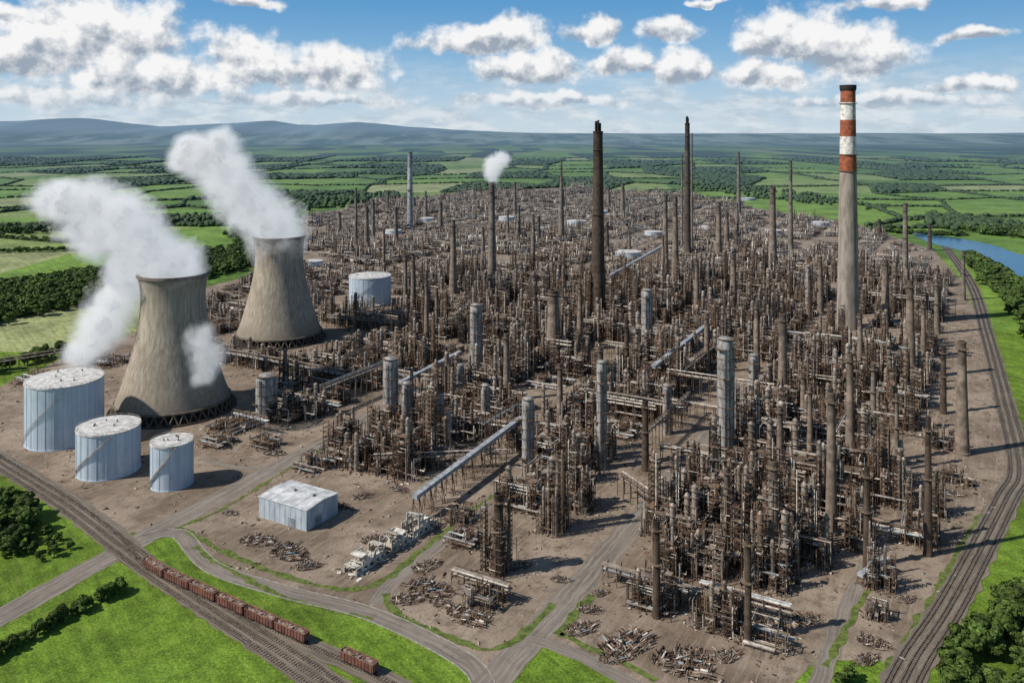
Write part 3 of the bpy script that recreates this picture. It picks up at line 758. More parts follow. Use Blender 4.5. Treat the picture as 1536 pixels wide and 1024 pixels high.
# ---------------------------------------------------------------- cooling towers
def cooling(loc,s,prof,label):
    rt=mkobj('cooling_tower',None,(loc[0],loc[1],0.04)); rt.scale=(s,s,s)
    P=catmull(prof,2.5); m=MB(); inner=[(r-.9,z) for r,z in P][::-1]
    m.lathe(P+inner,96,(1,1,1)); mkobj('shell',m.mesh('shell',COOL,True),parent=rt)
    r,z=prof[-1]; m=MB(); m.lathe([(r-.95,z-.1),(r-1.0,z+.5),(r+.7,z+.5),(r+.7,z-1.4),(r+.02,z-1.8)],96,(.17,.145,.12)); mkobj('rim',m.mesh('rim',ATTRC,True),parent=rt)
    r,z=prof[0]; m=MB(); m.lathe([(r-1,z-.2),(r+.7,z-.2),(r+.7,z+.9),(r-.1,z+1.4)],96,(.14,.115,.09)); mkobj('ring_beam',m.mesh('ring_beam',ATTRC,True),parent=rt)
    lg=MB(); a=math.pi*2/40
    for e in(-1,1): lg.beam((r+2.6,0,0),(r*math.cos(a/2),e*r*math.sin(a/2),z),.9,(.10,.085,.07))
    lm=lg.mesh('leg',ATTRC)
    for i in range(40): mkobj('leg',lm,(0,0,0),i*a,rt)
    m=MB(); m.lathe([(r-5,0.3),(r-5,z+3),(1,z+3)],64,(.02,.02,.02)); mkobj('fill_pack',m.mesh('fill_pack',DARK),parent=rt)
    m=MB(); m.lathe([(r+4.6,0),(r+4.6,1.2),(r+4,1.2),(r+4,.5),(r-4,.5)],64,(.09,.075,.06)); mkobj('basin',m.mesh('basin',ATTRC),parent=rt)
    tag(rt,label,'cooling tower','cooling towers')
prof=[(39.5,7),(35.6,17),(31.6,30),(28.2,42),(25.4,54),(23.2,66),(22.1,78),(22.5,88),(24.3,98)]
cooling(ct1,1.0,prof,'stained concrete cooling tower steaming beside the storage tanks')
cooling(ct2,1.02,prof,'stained concrete cooling tower steaming beside dense pipework')

# ---------------------------------------------------------------- buildings
WALL=mat2('painted_cladding',(0.30,0.35,0.40),(0.46,0.51,0.55),0.22,0.6,(1,1,.35))
WROOF=mat2('weathered_roof_sheet',(0.38,0.385,0.39),(0.64,0.65,0.66),0.2,0.6)
def warehouse():
    c0=Vector(gp(460,797))
    L,W_,h=33,23,10.5
    rt=mkobj('warehouse',None,(c0.x,c0.y,0.04),AD)
    m=MB(); t=.3
    m.box((-L/2,0,h/2),(L,t,h),(1,1,1)); m.box((-L/2,W_,h/2),(L,t,h),(1,1,1)); m.box((0,W_/2,h/2),(t,W_-t,h),(1,1,1)); m.box((-L,W_/2,h/2),(t,W_-t,h),(1,1,1))
    for i in range(1,9): m.box((-L*i/9,-.2,h/2),(.22,.12,h-.4),(1,1,1))
    for i in range(1,6): m.box((.2,W_*i/6,h/2),(.12,.22,h-.4),(1,1,1))
    for s in(0,-L): m.add([(s-.1,0,h),(s-.1,W_,h),(s-.1,W_/2,h+.9)],[(0,1,2)],(1,1,1))
    mkobj('wall',m.mesh('wall',WALL),parent=rt)
    m=MB(); o=.5
    for sgn,y0 in((1,-o),(-1,W_+o)):
        y1=W_/2; z0=h-.05; z1=h+.95
        m.add([(-L-o,y0,z0),(o,y0,z0),(o,y1,z1),(-L-o,y1,z1),(-L-o,y0,z0+.3),(o,y0,z0+.3),(o,y1,z1+.3),(-L-o,y1,z1+.3)],[(3,2,1,0),(4,5,6,7),(0,1,5,4),(1,2,6,5),(3,0,4,7)],(1,1,1))
        for i in range(5):
            x=-L*i/4; m.beam((x,y0,z0+.34),(x,y1,z1+.34),.12,(1,1,1))
    mkobj('roof',m.mesh('roof',WROOF),parent=rt)
    d=MB(); d.box((0.3,W_*.35,2.6),(.14,5,5.2),(.24,.27,.30)); mkobj('door',d.mesh('door',ATTRC),parent=rt)
    d=MB(); d.box((-10,-.32,2.3),(4.4,.14,4.6),(.22,.25,.28)); mkobj('door',d.mesh('door',ATTRC),parent=rt)
    for i in range(2):
        d=MB(); d.box((0,0,0),(2.4,1.8,1.0),(.4,.4,.4)); mkobj('roof_vent',d.mesh('roof_vent',ATTRC),(-8-13*i,W_*.55,h+1.7),parent=rt)
    tag(rt,'pale weathered blue-grey metal warehouse with almost flat roof','warehouse')
warehouse()
def ruin():
    c0=gp(516,858); rt=mkobj('ruined_building',None,(c0[0],c0[1],.04),AD-.06); r=random.Random(4)
    W_,L,bay=7.5,62,4.0; wl=MB(); s=MB(); f=MB(); n=int(L/bay)
    WC=[(.54,.51,.46),(.48,.45,.40),(.58,.55,.50),(.38,.34,.29)]
    hs_=[3.4,6.8,6.8,6.8,6.8,3.4,6.8,6.8,6.8,3.4,6.8,10.2,6.8,6.8,3.4]
    for i in range(n):
        y=bay*(i+.5); hts=hs_[i%15]; c=r.choice(WC)
        for side,x in((0,0),(1,W_)):
            hh=max(1.5,hts-r.choice([0,0,1.2,2.4,3.4]))
            lv=0
            while lv<hh-.5:
                top=min(3.4,hh-lv)
                wl.box((x,y,lv+.55),(.45,bay,1.1),c)
                if top>1.2:
                    wl.box((x,y-bay/2+.55,lv+1.1+(top-1.1)/2),(.45,1.1,top-1.1),c); wl.box((x,y+bay/2-.35,lv+1.1+(top-1.1)/2),(.45,.7,top-1.1),c)
                if top>3: wl.box((x,y+.2,lv+3.0),(.46,bay*.7,.7),c)
                lv+=3.4
        z=3.4
        while z<=hts+.1:
            if r.random()<.8:
                ww=W_*r.choice([.5,.93,.8]); s.box((W_/2+r.uniform(-.6,.6),y,z+.02-r.choice([0,0,1.0])),(ww,bay*.98,.3),r.choice(WC),r.uniform(-.06,.06),r.choice([0,.1,-.15,.3,-.35]))
            z+=3.4
        if r.random()<.25: s.box((W_/2,y+bay/2,hts*.45),(W_*.88,.35,hts*.9),r.choice(WC))
        for q in range(3): s.box((r.uniform(-1,W_+1),y+r.uniform(-2,2),r.uniform(.4,2.4)),(r.uniform(1,3.5),r.uniform(.8,2),.3),r.choice(WC),r.uniform(0,3),r.uniform(-.8,.8))
    for i in range(60):
        q=r.uniform(.4,1.8); s.box((r.uniform(-3,W_+3),r.uniform(-2,L+2),r.uniform(.2,.7)),(q*1.5,q,.35),r.choice(WC+[BRN,GRYB]),r.uniform(0,3),r.uniform(-.4,.4))
    for i in range(50):
        x,y=r.uniform(0,W_),r.uniform(0,L); f.beam((x,y,0),(x+r.uniform(-2,2),y+r.uniform(-2,2),r.uniform(3,9)),.25,r.choice([RUST,BRN,GRYB]))
    mkobj('wall',wl.mesh('wall',ATTRC),parent=rt); mkobj('fallen_slabs',s.mesh('fallen_slabs',ATTRC),parent=rt); mkobj('bent_girders',f.mesh('bent_girders',STEEL),parent=rt)
    tag(rt,'long narrow off-white ruined building with roofless broken bays','ruined building')
ruin()
def scrap(seed):
    r=random.Random(seed); b=MB(); p=MB()
    for i in range(230):
        a=r.uniform(0,6.3); q=9*math.sqrt(r.random()); x,y=math.cos(a)*q,math.sin(a)*q*.6; z=max(.2,(1-q/9)*1.5*r.random()); L=r.uniform(.8,3.5); t=r.choice([0,math.pi/2,r.uniform(0,3)])
        b.beam((x,y,z),(x+math.cos(t)*L,y+math.sin(t)*L,z+r.uniform(-.4,.9)),r.uniform(.15,.38),pc(r,[6,6,5,1.2,.4,5,1]))
    for i in range(30):
        a=r.uniform(0,6.3); q=9*math.sqrt(r.random()); x,y=math.cos(a)*q,math.sin(a)*q*.6; L=r.uniform(2,5); t=r.choice([0,math.pi/2])
        p.cyl((x,y,.6),(x+math.cos(t)*L,y+math.sin(t)*L,r.uniform(.5,1.4)),r.uniform(.12,.34),pc(r,[4,5,6,2,.7,3,1]),7)
    return Proto('scrap_heap',[('girders',b.mesh('girders',STEEL),(0,0,0),0),('pipe_offcuts',p.mesh('pipe_offcuts',PIPE),(0,0,0),0)])
SC=[scrap(40+i) for i in range(4)]
for px,py,s,rz in [(640,850,.8,1.2),(690,800,.5,0),(700,925,1.1,-.1),(640,885,1.2,.2),(610,900,.8,.7),(1020,998,1.3,0),(1040,985,.9,.3),(940,968,1.3,1.1),(925,985,.8,.9),(870,945,.8,1),(885,915,.6,.4),(1310,965,.7,0),(1300,990,.6,1),(430,830,1.2,0),(385,812,1,.3),(460,850,.7,.7),(560,810,.7,1),(505,760,.8,.2),(545,745,.7,1),(410,680,.8,.2),(100,600,.9,0),(345,770,.5,.2),(840,870,.5,.3),(780,850,.6,1),(600,735,.6,0),(1440,650,.8,1),(1420,740,.8,0),(1360,900,.5,1),(1210,930,.8,1),(900,890,.5,1),(660,905,.6,0),(1090,985,.7,1)]:
    x,y=gp(px,py); R.choice(SC).place((x,y,.05),rz+AD,(s,s,s),'heap of rusty girders and pipe offcuts on bare ground','scrap heap','scrap heaps')

# ---------------------------------------------------------------- pipe racks & conveyors
def rack(p0,p1,z,n,seed):
    r=random.Random(seed); L=math.dist(p0,p1); ang=math.atan2(p1[1]-p0[1],p1[0]-p0[0])
    rt=mkobj('pipe_rack',None,(p0[0],p0[1],.04),ang); w=n*1.2
    t=MB(); x=1
    while x<L:
        for s in(-w/2,w/2): t.beam((x,s,0),(x,s,z+2.6),.36,r.choice([RUST,BRN]))
        t.beam((x,-w/2-.5,z-.6),(x,w/2+.5,z-.6),.36,BRN); t.beam((x,-w/2-.5,z+1.7),(x,w/2+.5,z+1.7),.36,BRN); x+=6.5
    mkobj('trestles',t.mesh('trestles',STEEL),parent=rt)
    for lv in(0,1):
        for q in range(n):
            if lv and r.random()<.4: continue
            p=MB(); y=-w/2+.6+q*1.2; rr=r.uniform(.22,.45); p.cyl((0,y,z+lv*2.3),(L,y,z+lv*2.3),rr,pc(r,[2,4,7,6,2.5,0,0]),8)
            mkobj('pipe',p.mesh('pipe',PIPE,True),parent=rt)
    tag(rt,'long elevated rack of pale and rusty pipes on trestles','pipe rack','elevated pipe racks')
rk=[((560,708),(760,700)),((350,640),(420,642)),((520,520),(640,545)),((1140,655),(1290,700)),((975,620),(1080,640)),((1110,625),(1260,650)),((1180,515),(1335,528)),((905,870),(1080,895)),((990,690),(1180,760)),
 ((340,545),(520,585)),((490,490),(600,500)),((860,560),(990,570)),((1300,600),(1390,620)),((1050,900),(1180,950)),((1290,800),(1390,830)),((640,640),(760,655)),((700,470),(850,480)),((930,505),(1060,520)),((1210,560),(1340,575)),((560,440),(690,450)),((1100,700),(1290,735)),((0,560),(150,535)),((400,600),(520,620)),((680,880),(770,900)),((1110,770),(1290,830)),((930,740),(1000,790))]
for i,(a,b) in enumerate(rk):
    a=gp(*a); b=gp(*b); d=Vector(b)-Vector(a); L=d.length; dirn=Vector(B) if i%5 else d.normalized()
    if i in(21,): dirn=d.normalized()
    rack(a,(a[0]+dirn.x*L,a[1]+dirn.y*L),R.uniform(7,12) if a[1]>430 else 6,R.randint(3,5),i)
rr_=catmull(railR,10)
for i in range(42):
    while True:
        px,py=R.uniform(480,1400),R.uniform(370,720); p=gp(px,py); d=B if R.random()<.75 else A; L=R.uniform(40,95); e=(p[0]+d[0]*L,p[1]+d[1]*L)
        if inpoly([p],plant)[0] and inpoly([e],plant)[0] and pdist([e],rr_)[0]>25 and not any(inpoly([p],q)[0] or inpoly([e],q)[0] for q in yard_clear): break
    rack(p,e,R.uniform(9,20),R.randint(2,4),900+i)
GAL=mat2('gallery_sheet',(0.22,0.235,0.25),(0.40,0.42,0.44),0.3,0.5,metal=.1)
def conveyor(a,b,z0,z1,w=3.6,hh=2.6):
    a=gp(*a,z0); b=gp(*b,z1); L=math.dist(a,b); ang=math.atan2(b[1]-a[1],b[0]-a[0]); rt=mkobj('conveyor_gallery',None,(a[0],a[1],.04),ang)
    g=MB(); g.beam((0,0,z0-hh/2),(L,0,z1-hh/2),w,(1,1,1),hh)
    for s in(-1,1): g.beam((0,s*(w/2+.15),z0-.2),(L,s*(w/2+.15),z1-.2),.2,(1,1,1),.5); g.beam((0,s*(w/2+.15),z0-hh+.3),(L,s*(w/2+.15),z1-hh+.3),.2,(1,1,1),.5)
    k=2.0
    while k<L: z=z0+(z1-z0)*k/L; g.beam((k,-w/2-.12,z+.06),(k,w/2+.12,z+.06),.25,(1,1,1),.25); k+=3.2
    mkobj('gallery',g.mesh('gallery',GAL),parent=rt)
    x=1.5
    while x<L:
        z=z0+(z1-z0)*x/L-hh; t=MB()
        for s in(-1,1): 
            t.beam((x-1,s*3,0),(x,s*1.7,z),.4,BRN); t.beam((x+1.5,s*3,0),(x+.5,s*1.7,z),.4,BRN)
        for q in(.25,.5,.75,1): t.beam((x,-3+1.3*q,z*q-.2),(x,3-1.3*q,z*q-.2),.3,BRN)
        t.beam((x,-3,0),(x,2,z*.75),.2,RUST)
        mkobj('trestle',t.mesh('trestle',STEEL),parent=rt); x+=11
    tag(rt,'long pale enclosed conveyor gallery on steel trestles','conveyor','conveyor galleries')
conveyor((622,742),(782,624),13,16,3.0,2.2); conveyor((600,572),(690,526),16,18,2.8,2); conveyor((980,548),(1058,487),24,28,3.2,2.4); conveyor((915,412),(997,366),26,28,3.2,2.2)
conveyor((1290,860),(1330,835),6,7,2.5,1.5)

# ---------------------------------------------------------------- freight wagons
def wagon():
    cs=(0.17,0.075,0.055); b=MB(); L,W_,z0,z1=13.5,3.0,1.5,4.3
    b.box((0,0,z0+.15),(L,W_,.3),cs)
    for s in(-1,1): 
        b.box((0,s*(W_/2-.08),(z0+z1)/2+.15),(L,.16,z1-z0-.3),cs); b.box((s*(L/2-.08),0,(z0+z1)/2+.15),(.16,W_-.34,z1-z0-.3),cs)
        for i in range(10): b.box((-L/2+.5+i*(L-1)/9,s*(W_/2+.07),(z0+z1)/2),(.2,.14,z1-z0-.3),(.11,.055,.042))
        b.box((0,s*(W_/2+.05),z1+.1),(L+.1,.3,.18),(.22,.11,.085))
        b.box((s*(L/2+.02),0,z1+.1),(.22,W_-.25,.18),(.22,.11,.085))
    ld=MB(); rr=random.Random(2)
    for i in range(70): ld.box((rr.uniform(-6.2,6.2),rr.uniform(-1.1,1.1),z1-.7+rr.uniform(-.2,.3)),(rr.uniform(.5,1.6),rr.uniform(.4,1.2),rr.uniform(.4,.9)),rr.choice([BRN,GRYB,(.2,.13,.11)]),rr.uniform(0,3))
    u=MB(); u.box((0,0,1.25),(L+.6,.9,.4),BLK)
    for s in(-1,1): u.box((s*(L/2+.4),0,1.3),(.5,.4,.35),BLK)
    bo=MB(); 
    for s in(-1,1): bo.box((0,s*.95,.85),(2.8,.2,.4),BLK)
    bo.box((0,0,.95),(.6,1.9,.35),BLK)
    wh=MB()
    for x in(-.95,.95):
        for s in(-1,1): wh.cyl((x,s*.68,.95),(x,s*.82,.95),.46,(.1,.085,.07),16)
        wh.cyl((x,-.7,.95),(x,.7,.95),.1,BLK,8)
    bm_=bo.mesh('bogie',STEEL); wm=wh.mesh('wheels',STEEL)
    return Proto('freight_wagon',[('body',b.mesh('body',ATTRC),(0,0,0),0),('load',ld.mesh('load',STEEL),(0,0,0),0),('underframe',u.mesh('underframe',STEEL),(0,0,0),0),('bogie',bm_,(-4.4,0,0),0),('bogie',bm_,(4.4,0,0),0),('wheelset',wm,(-4.4,0,0),0),('wheelset',wm,(4.4,0,0),0)])
WG=wagon(); tp=catmull(railW,.5)
def near_idx(px,py):
    x,y=gp(px,py); return min(range(len(tp)),key=lambda i:math.dist(tp[i],(x,y)))
cum=[0]
for a,b in zip(tp[:-1],tp[1:]): cum.append(cum[-1]+math.dist(a,b))
s0=cum[near_idx(230,860)]; tgt=[s0+i*17.9 for i in range(6)]+[cum[near_idx(538,1002)]]
for q in tgt:
    i=min(range(len(cum)),key=lambda i:abs(cum[i]-q)); i=min(max(i,6),len(tp)-7); a=tp[i-6]; b=tp[i+6]
    WG.place((tp[i][0],tp[i][1],.02),math.atan2(b[1]-a[1],b[0]-a[0]),(1.22,1.05,1.05),'rusty red open freight wagon standing on the railway','railway wagon','freight wagons on the siding')

# ---------------------------------------------------------------- trees
def treeproto(seed,bush=False):
    r=np.random.RandomState(seed); hgt=10.0; V_=[];C_=[]
    nl=16; cen=[]
    for i in range(nl):
        a=r.uniform(0,6.3); z=r.uniform(.25 if bush else .38,.9); q=(1-((z-.55)/.5)**2)*.36*math.sqrt(r.rand())
        cen.append((math.cos(a)*q*hgt,math.sin(a)*q*hgt,z*hgt,r.uniform(.11,.2)*hgt))
    g=np.array([0.058,0.092,0.018])
    for cx,cy,cz,cr in cen:
        n=130; d=r.normal(size=(n,3)); d/=np.linalg.norm(d,axis=1)[:,None]; rad=cr*r.uniform(.7,1.12,n)[:,None]
        P=np.array([cx,cy,cz])+d*rad*[1,1,.8]; P[:,2]=np.maximum(P[:,2],.3)
        t1=np.cross(d,r.normal(size=(n,3))); t1/=np.linalg.norm(t1,axis=1)[:,None]; t2=np.cross(d,t1)+d*r.uniform(-.6,.6,(n,1)); s=r.uniform(.25,.55,(n,1))
        V_.append(np.stack([P-t1*s-t2*s*.7,P+t1*s-t2*s*.7,P+t1*s*.8+t2*s*.8,P-t1*s*.8+t2*s*.8],1).reshape(-1,3))
        C_.append(g*r.uniform(.55,1.5,(n,1))*r.uniform(.8,1.25))
    V_=np.concatenate(V_); C_=np.concatenate(C_); Fq=np.arange(len(V_)).reshape(-1,4)
    crown=npmesh('crown',V_,Fq,C_,LEAF)
    t=MB(); t.cyl((0,0,-.2),(.2,0,hgt*.45),.32,(.08,.06,.045),8,.18)
    for k in range(5):
        c=cen[k]; t.cyl((.1,0,hgt*.3),(c[0],c[1],c[2]),.14,(.08,.06,.045),6,.05)
    return Proto('bush' if bush else 'tree',[('trunk',t.mesh('trunk',BARK),(0,0,0),0),('crown',crown,(0,0,0),0)]),(V_,Fq,C_)
TP=[treeproto(60+i) for i in range(4)]; BP=[treeproto(80+i,True) for i in range(2)]
ntree=0
allroads=[(catmull(p,10),w/2+2) for p,w in roads.values()]+[(catmull(railL,10),9),(catmull(railR,10),12)]
def okpos(x,y): 
    return all(pdist([(x,y)],l)[0]>w for l,w in allroads)
def ptree(x,y,h,bush=False):
    global ntree
    if not okpos(x,y): return
    P=R.choice(BP if bush else TP)[0]; s=h/9.2
    P.place((x,y,0),R.uniform(0,6.3),(s*R.uniform(1.0,1.35),s*R.uniform(1.0,1.35),s),'dense green bush in grass' if bush else 'broad leafy green tree beside grass fields','bush' if bush else 'tree','bushes' if bush else 'trees around the plant'); ntree+=1
def area(px,n,h0,h1,bush=False):
    P=GP(px); x0,x1=min(p[0] for p in P),max(p[0] for p in P); y0,y1=min(p[1] for p in P),max(p[1] for p in P); k=0
    for _ in range(n*30):
        x,y=R.uniform(x0,x1),R.uniform(y0,y1)
        if inpoly([(x,y)],P)[0]: ptree(x,y,R.uniform(h0,h1),bush); k+=1
        if k>=n: break
def line(px,n,h0,h1,sp,bush=False):
    P=catmull(GP(px),2); 
    for i in range(n):
        q=P[int((i+R.random()*.8)/n*(len(P)-1))]; ptree(q[0]+R.uniform(-sp,sp),q[1]+R.uniform(-sp,sp),R.uniform(h0,h1),bush)
area([(-60,755),(35,762),(62,800),(50,835),(0,840),(-60,840)],28,8,12)
area([(40,795),(80,800),(128,832),(115,848),(40,840),(0,840)],22,2.5,5.5,True)
line([(-30,1000),(50,955),(120,915),(190,885)],36,3,6,2.0,True)
area([(1425,1000),(1465,935),(1536,885),(1610,870),(1610,1060),(1420,1060)],46,8,12)
area([(1215,1010),(1260,992),(1300,1003),(1310,1045),(1215,1045)],11,3.5,6.5,True)
line([(1380,1045),(1440,960),(1500,880)],6,2,3,1.5,True)
line([(-20,560),(40,548),(95,530)],18,8,12,6)
line([(1450,400),(1480,425),(1510,450),(1570,500)],26,10,16,8)
line([(1495,440),(1550,520)],10,10,14,10)
area([(-30,455),(60,432),(160,418),(165,448),(60,480),(-30,505)],60,10,16)
area([(285,392),(380,380),(380,402),(300,425)],30,10,16)
pts=[]
def addp(P,h,w): 
    for p,hh_,ww in zip(P,h,w): pts.append((p[0],p[1],hh_,ww))
VX=np.stack([GX,GY],-1)
def edge(a,b,lat):
    m_=(a+b)/2; D=m_[1]
    if D<1150 or D>7000 or abs(m_[0])>0.72*D+300: return
    if rs.rand()<(.38 if D>2200 else .25): return
    sp=max(6,D*0.0032); L=np.linalg.norm(b-a); n=int(L/sp)+1
    wd=rs.choice([1,1,2,4]); hf=.8 if D<2200 else .6
    bend=rs.uniform(-.09,.09)*L; nrm=np.array([-(b-a)[1],(b-a)[0]])/L
    for k in range(wd):
        t=(np.arange(n)+rs.rand(n))/n; P=a+(b-a)*t[:,None]+nrm*(np.sin(t*math.pi)*bend*(1 if wd>1 else .3))[:,None]+rs.uniform(-1,1,(n,2))*(sp*.3+5*k); h=rs.uniform(5,12,n)*hf; addp(P,h,h*.4+sp*.4)
for i in range(ny-1):
    for j in range(nx-1):
        edge(VX[i,j],VX[i,j+1],True); edge(VX[i,j],VX[i+1,j],False)
for q in np.where(wood)[0]:
    quad=np.stack([GX.ravel()[Q[q]],GY.ravel()[Q[q]]],-1); D=quad[:,1].mean()
    if D>7000 or abs(quad[:,0].mean())>0.72*D+400: continue
    sp=max(9,D*0.005); d1=quad[2]-quad[0]; d2=quad[3]-quad[1]; ar=0.5*abs(d1[0]*d2[1]-d1[1]*d2[0]); n=min(int(ar/sp**2),1400)
    u,v=rs.rand(n,1),rs.rand(n,1); P=quad[0]*(1-u)*(1-v)+quad[1]*u*(1-v)+quad[2]*u*v+quad[3]*(1-u)*v
    h=rs.uniform(6,13,n); addp(P,h,h*.5+sp*.35)
def band(px,n,h0,h1):
    P_=GP(px); x0,x1=min(p[0] for p in P_),max(p[0] for p in P_); y0,y1=min(p[1] for p in P_),max(p[1] for p in P_)
    P=np.c_[rs.uniform(x0,x1,n*6),rs.uniform(y0,y1,n*6)]; P=P[inpoly(P,P_)][:n]; h=rs.uniform(h0,h1,len(P)); addp(P,h,h*.5)
band([(-60,440),(60,425),(160,408),(170,445),(60,470),(-60,500)],700,9,15)
band([(270,385),(375,372),(385,398),(300,422)],200,9,15)
band([(380,330),(460,300),(600,290),(600,298),(450,318),(390,345)],260,10,16)
band([(1390,325),(1500,335),(1560,350),(1560,362),(1440,348),(1390,340)],300,10,18)
band([(1450,372),(1480,395),(1570,450),(1700,560),(1640,560),(1510,455),(1450,400)],500,9,14)
band([(1020,272),(1200,290),(1330,312),(1330,318),(1180,302),(1020,282)],260,8,13)
band([(330,350),(420,335),(440,350),(360,372)],80,8,14)
band([(0,345),(120,338),(300,325),(380,322),(380,328),(250,340),(0,355)],300,8,14)
pts=np.array(pts); ins=inpoly(pts[:,:2],plant); pts=pts[~ins]
rv=GP([(1368,350),(1440,358),(1536,383),(1640,400),(1640,440),(1530,418),(1440,376),(1395,364)])
pts=pts[~inpoly(pts[:,:2],rv)]
pts=pts[pdist(pts[:,:2],catmull(railR,15))>16]
print('mass trees',len(pts))
def clump(seed):
    bm=bmesh.new(); bmesh.ops.create_icosphere(bm,subdivisions=2,radius=1.0)
    for v in bm.verts:
        n=mn.noise(v.co*1.7+Vector((seed*7.1,0,0)))*.55+mn.noise(v.co*4+Vector((seed,3,0)))*.3; v.co*=(1+n)
        v.co.z=v.co.z*.55+.5
    v=np.array([x.co[:] for x in bm.verts]); f=np.array([[a.index for a in x.verts] for x in bm.faces]); bm.free()
    r=np.random.RandomState(seed); c=np.array([0.050,0.080,0.020])*r.uniform(.7,1.35,(len(f),1)); return v,f,c
mv=[];mf=[];mc=[];off=0; sel=rs.randint(0,6,len(pts)); farm=pts[:,1]>1700
for k in range(6):
    p=pts[(sel==k)&farm]; n=len(p); v,f,c=clump(k+1)
    W,FF,CC=tile(v,f,c,np.c_[p[:,:2],np.zeros(n)],rs.uniform(0,6.3,n),np.c_[p[:,3],p[:,3],p[:,2]],rs.uniform(.75,1.25,(n,1))*np.array([1,1,1])); mv.append(W);mf.append(FF+off);mc.append(CC);off+=len(W)
stuff('distant_woods',npmesh('distant_woods',np.concatenate(mv),np.concatenate(mf),np.concatenate(mc),LEAF),'distant hedgerows and woods dividing green fields','woodland')
mv=[];mf=[];mc=[];off=0
for k in range(4):
    p=pts[(sel%4==k)&~farm]; n=len(p); v,f,c=TP[k][1]; rr=np.random.RandomState(k); q=rr.choice(len(f),260,replace=False)
    v2=v.reshape(-1,4,3)[q]; ce=v2.mean(1,keepdims=True); v2=(ce+(v2-ce)*2.1).reshape(-1,3)/10.0; f2=np.arange(len(v2)).reshape(-1,4)
    W,FF,CC=tile(v2,f2,c[q],np.c_[p[:,:2],np.zeros(n)],rs.uniform(0,6.3,n),np.c_[p[:,3]*2.6,p[:,3]*2.6,p[:,2]],rs.uniform(.65,1.35,(n,1))*np.array([1,1,1])); mv.append(W);mf.append(FF+off);mc.append(CC);off+=len(W)
stuff('woodland',npmesh('woodland',np.concatenate(mv),np.concatenate(mf),np.concatenate(mc),LEAF),'belt of dense green woodland and hedgerow','woodland')

# ---------------------------------------------------------------- steam
def coremat():
    m=bpy.data.materials.new('dense_steam'); m.use_nodes=True; t=NT(m.node_tree); t.n.clear()
    o=t.node('ShaderNodeOutputMaterial'); d=t.node('ShaderNodeBsdfDiffuse'); tr=t.node('ShaderNodeBsdfTranslucent'); mx=t.node('ShaderNodeMixShader')
    d.inputs[0].default_value=(.78,.79,.81,1); tr.inputs[0].default_value=(.8,.81,.83,1); mx.inputs[0].default_value=.3
    t.l.new(d.outputs[0],mx.inputs[1]); t.l.new(tr.outputs[0],mx.inputs[2]); t.l.new(mx.outputs[0],o.inputs[0]); return m
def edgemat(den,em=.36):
    m=bpy.data.materials.new('thin_glowing_steam'); m.use_nodes=True; t=NT(m.node_tree); t.n.clear()
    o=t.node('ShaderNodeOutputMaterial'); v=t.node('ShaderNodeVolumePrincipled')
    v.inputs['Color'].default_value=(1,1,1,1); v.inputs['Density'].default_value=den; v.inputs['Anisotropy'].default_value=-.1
    v.inputs['Emission Strength'].default_value=den*em; v.inputs['Emission Color'].default_value=(.92,.96,1,1)  # added glow stands in for sunlight scattered repeatedly inside the steam
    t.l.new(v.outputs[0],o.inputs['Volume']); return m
CORE=coremat()
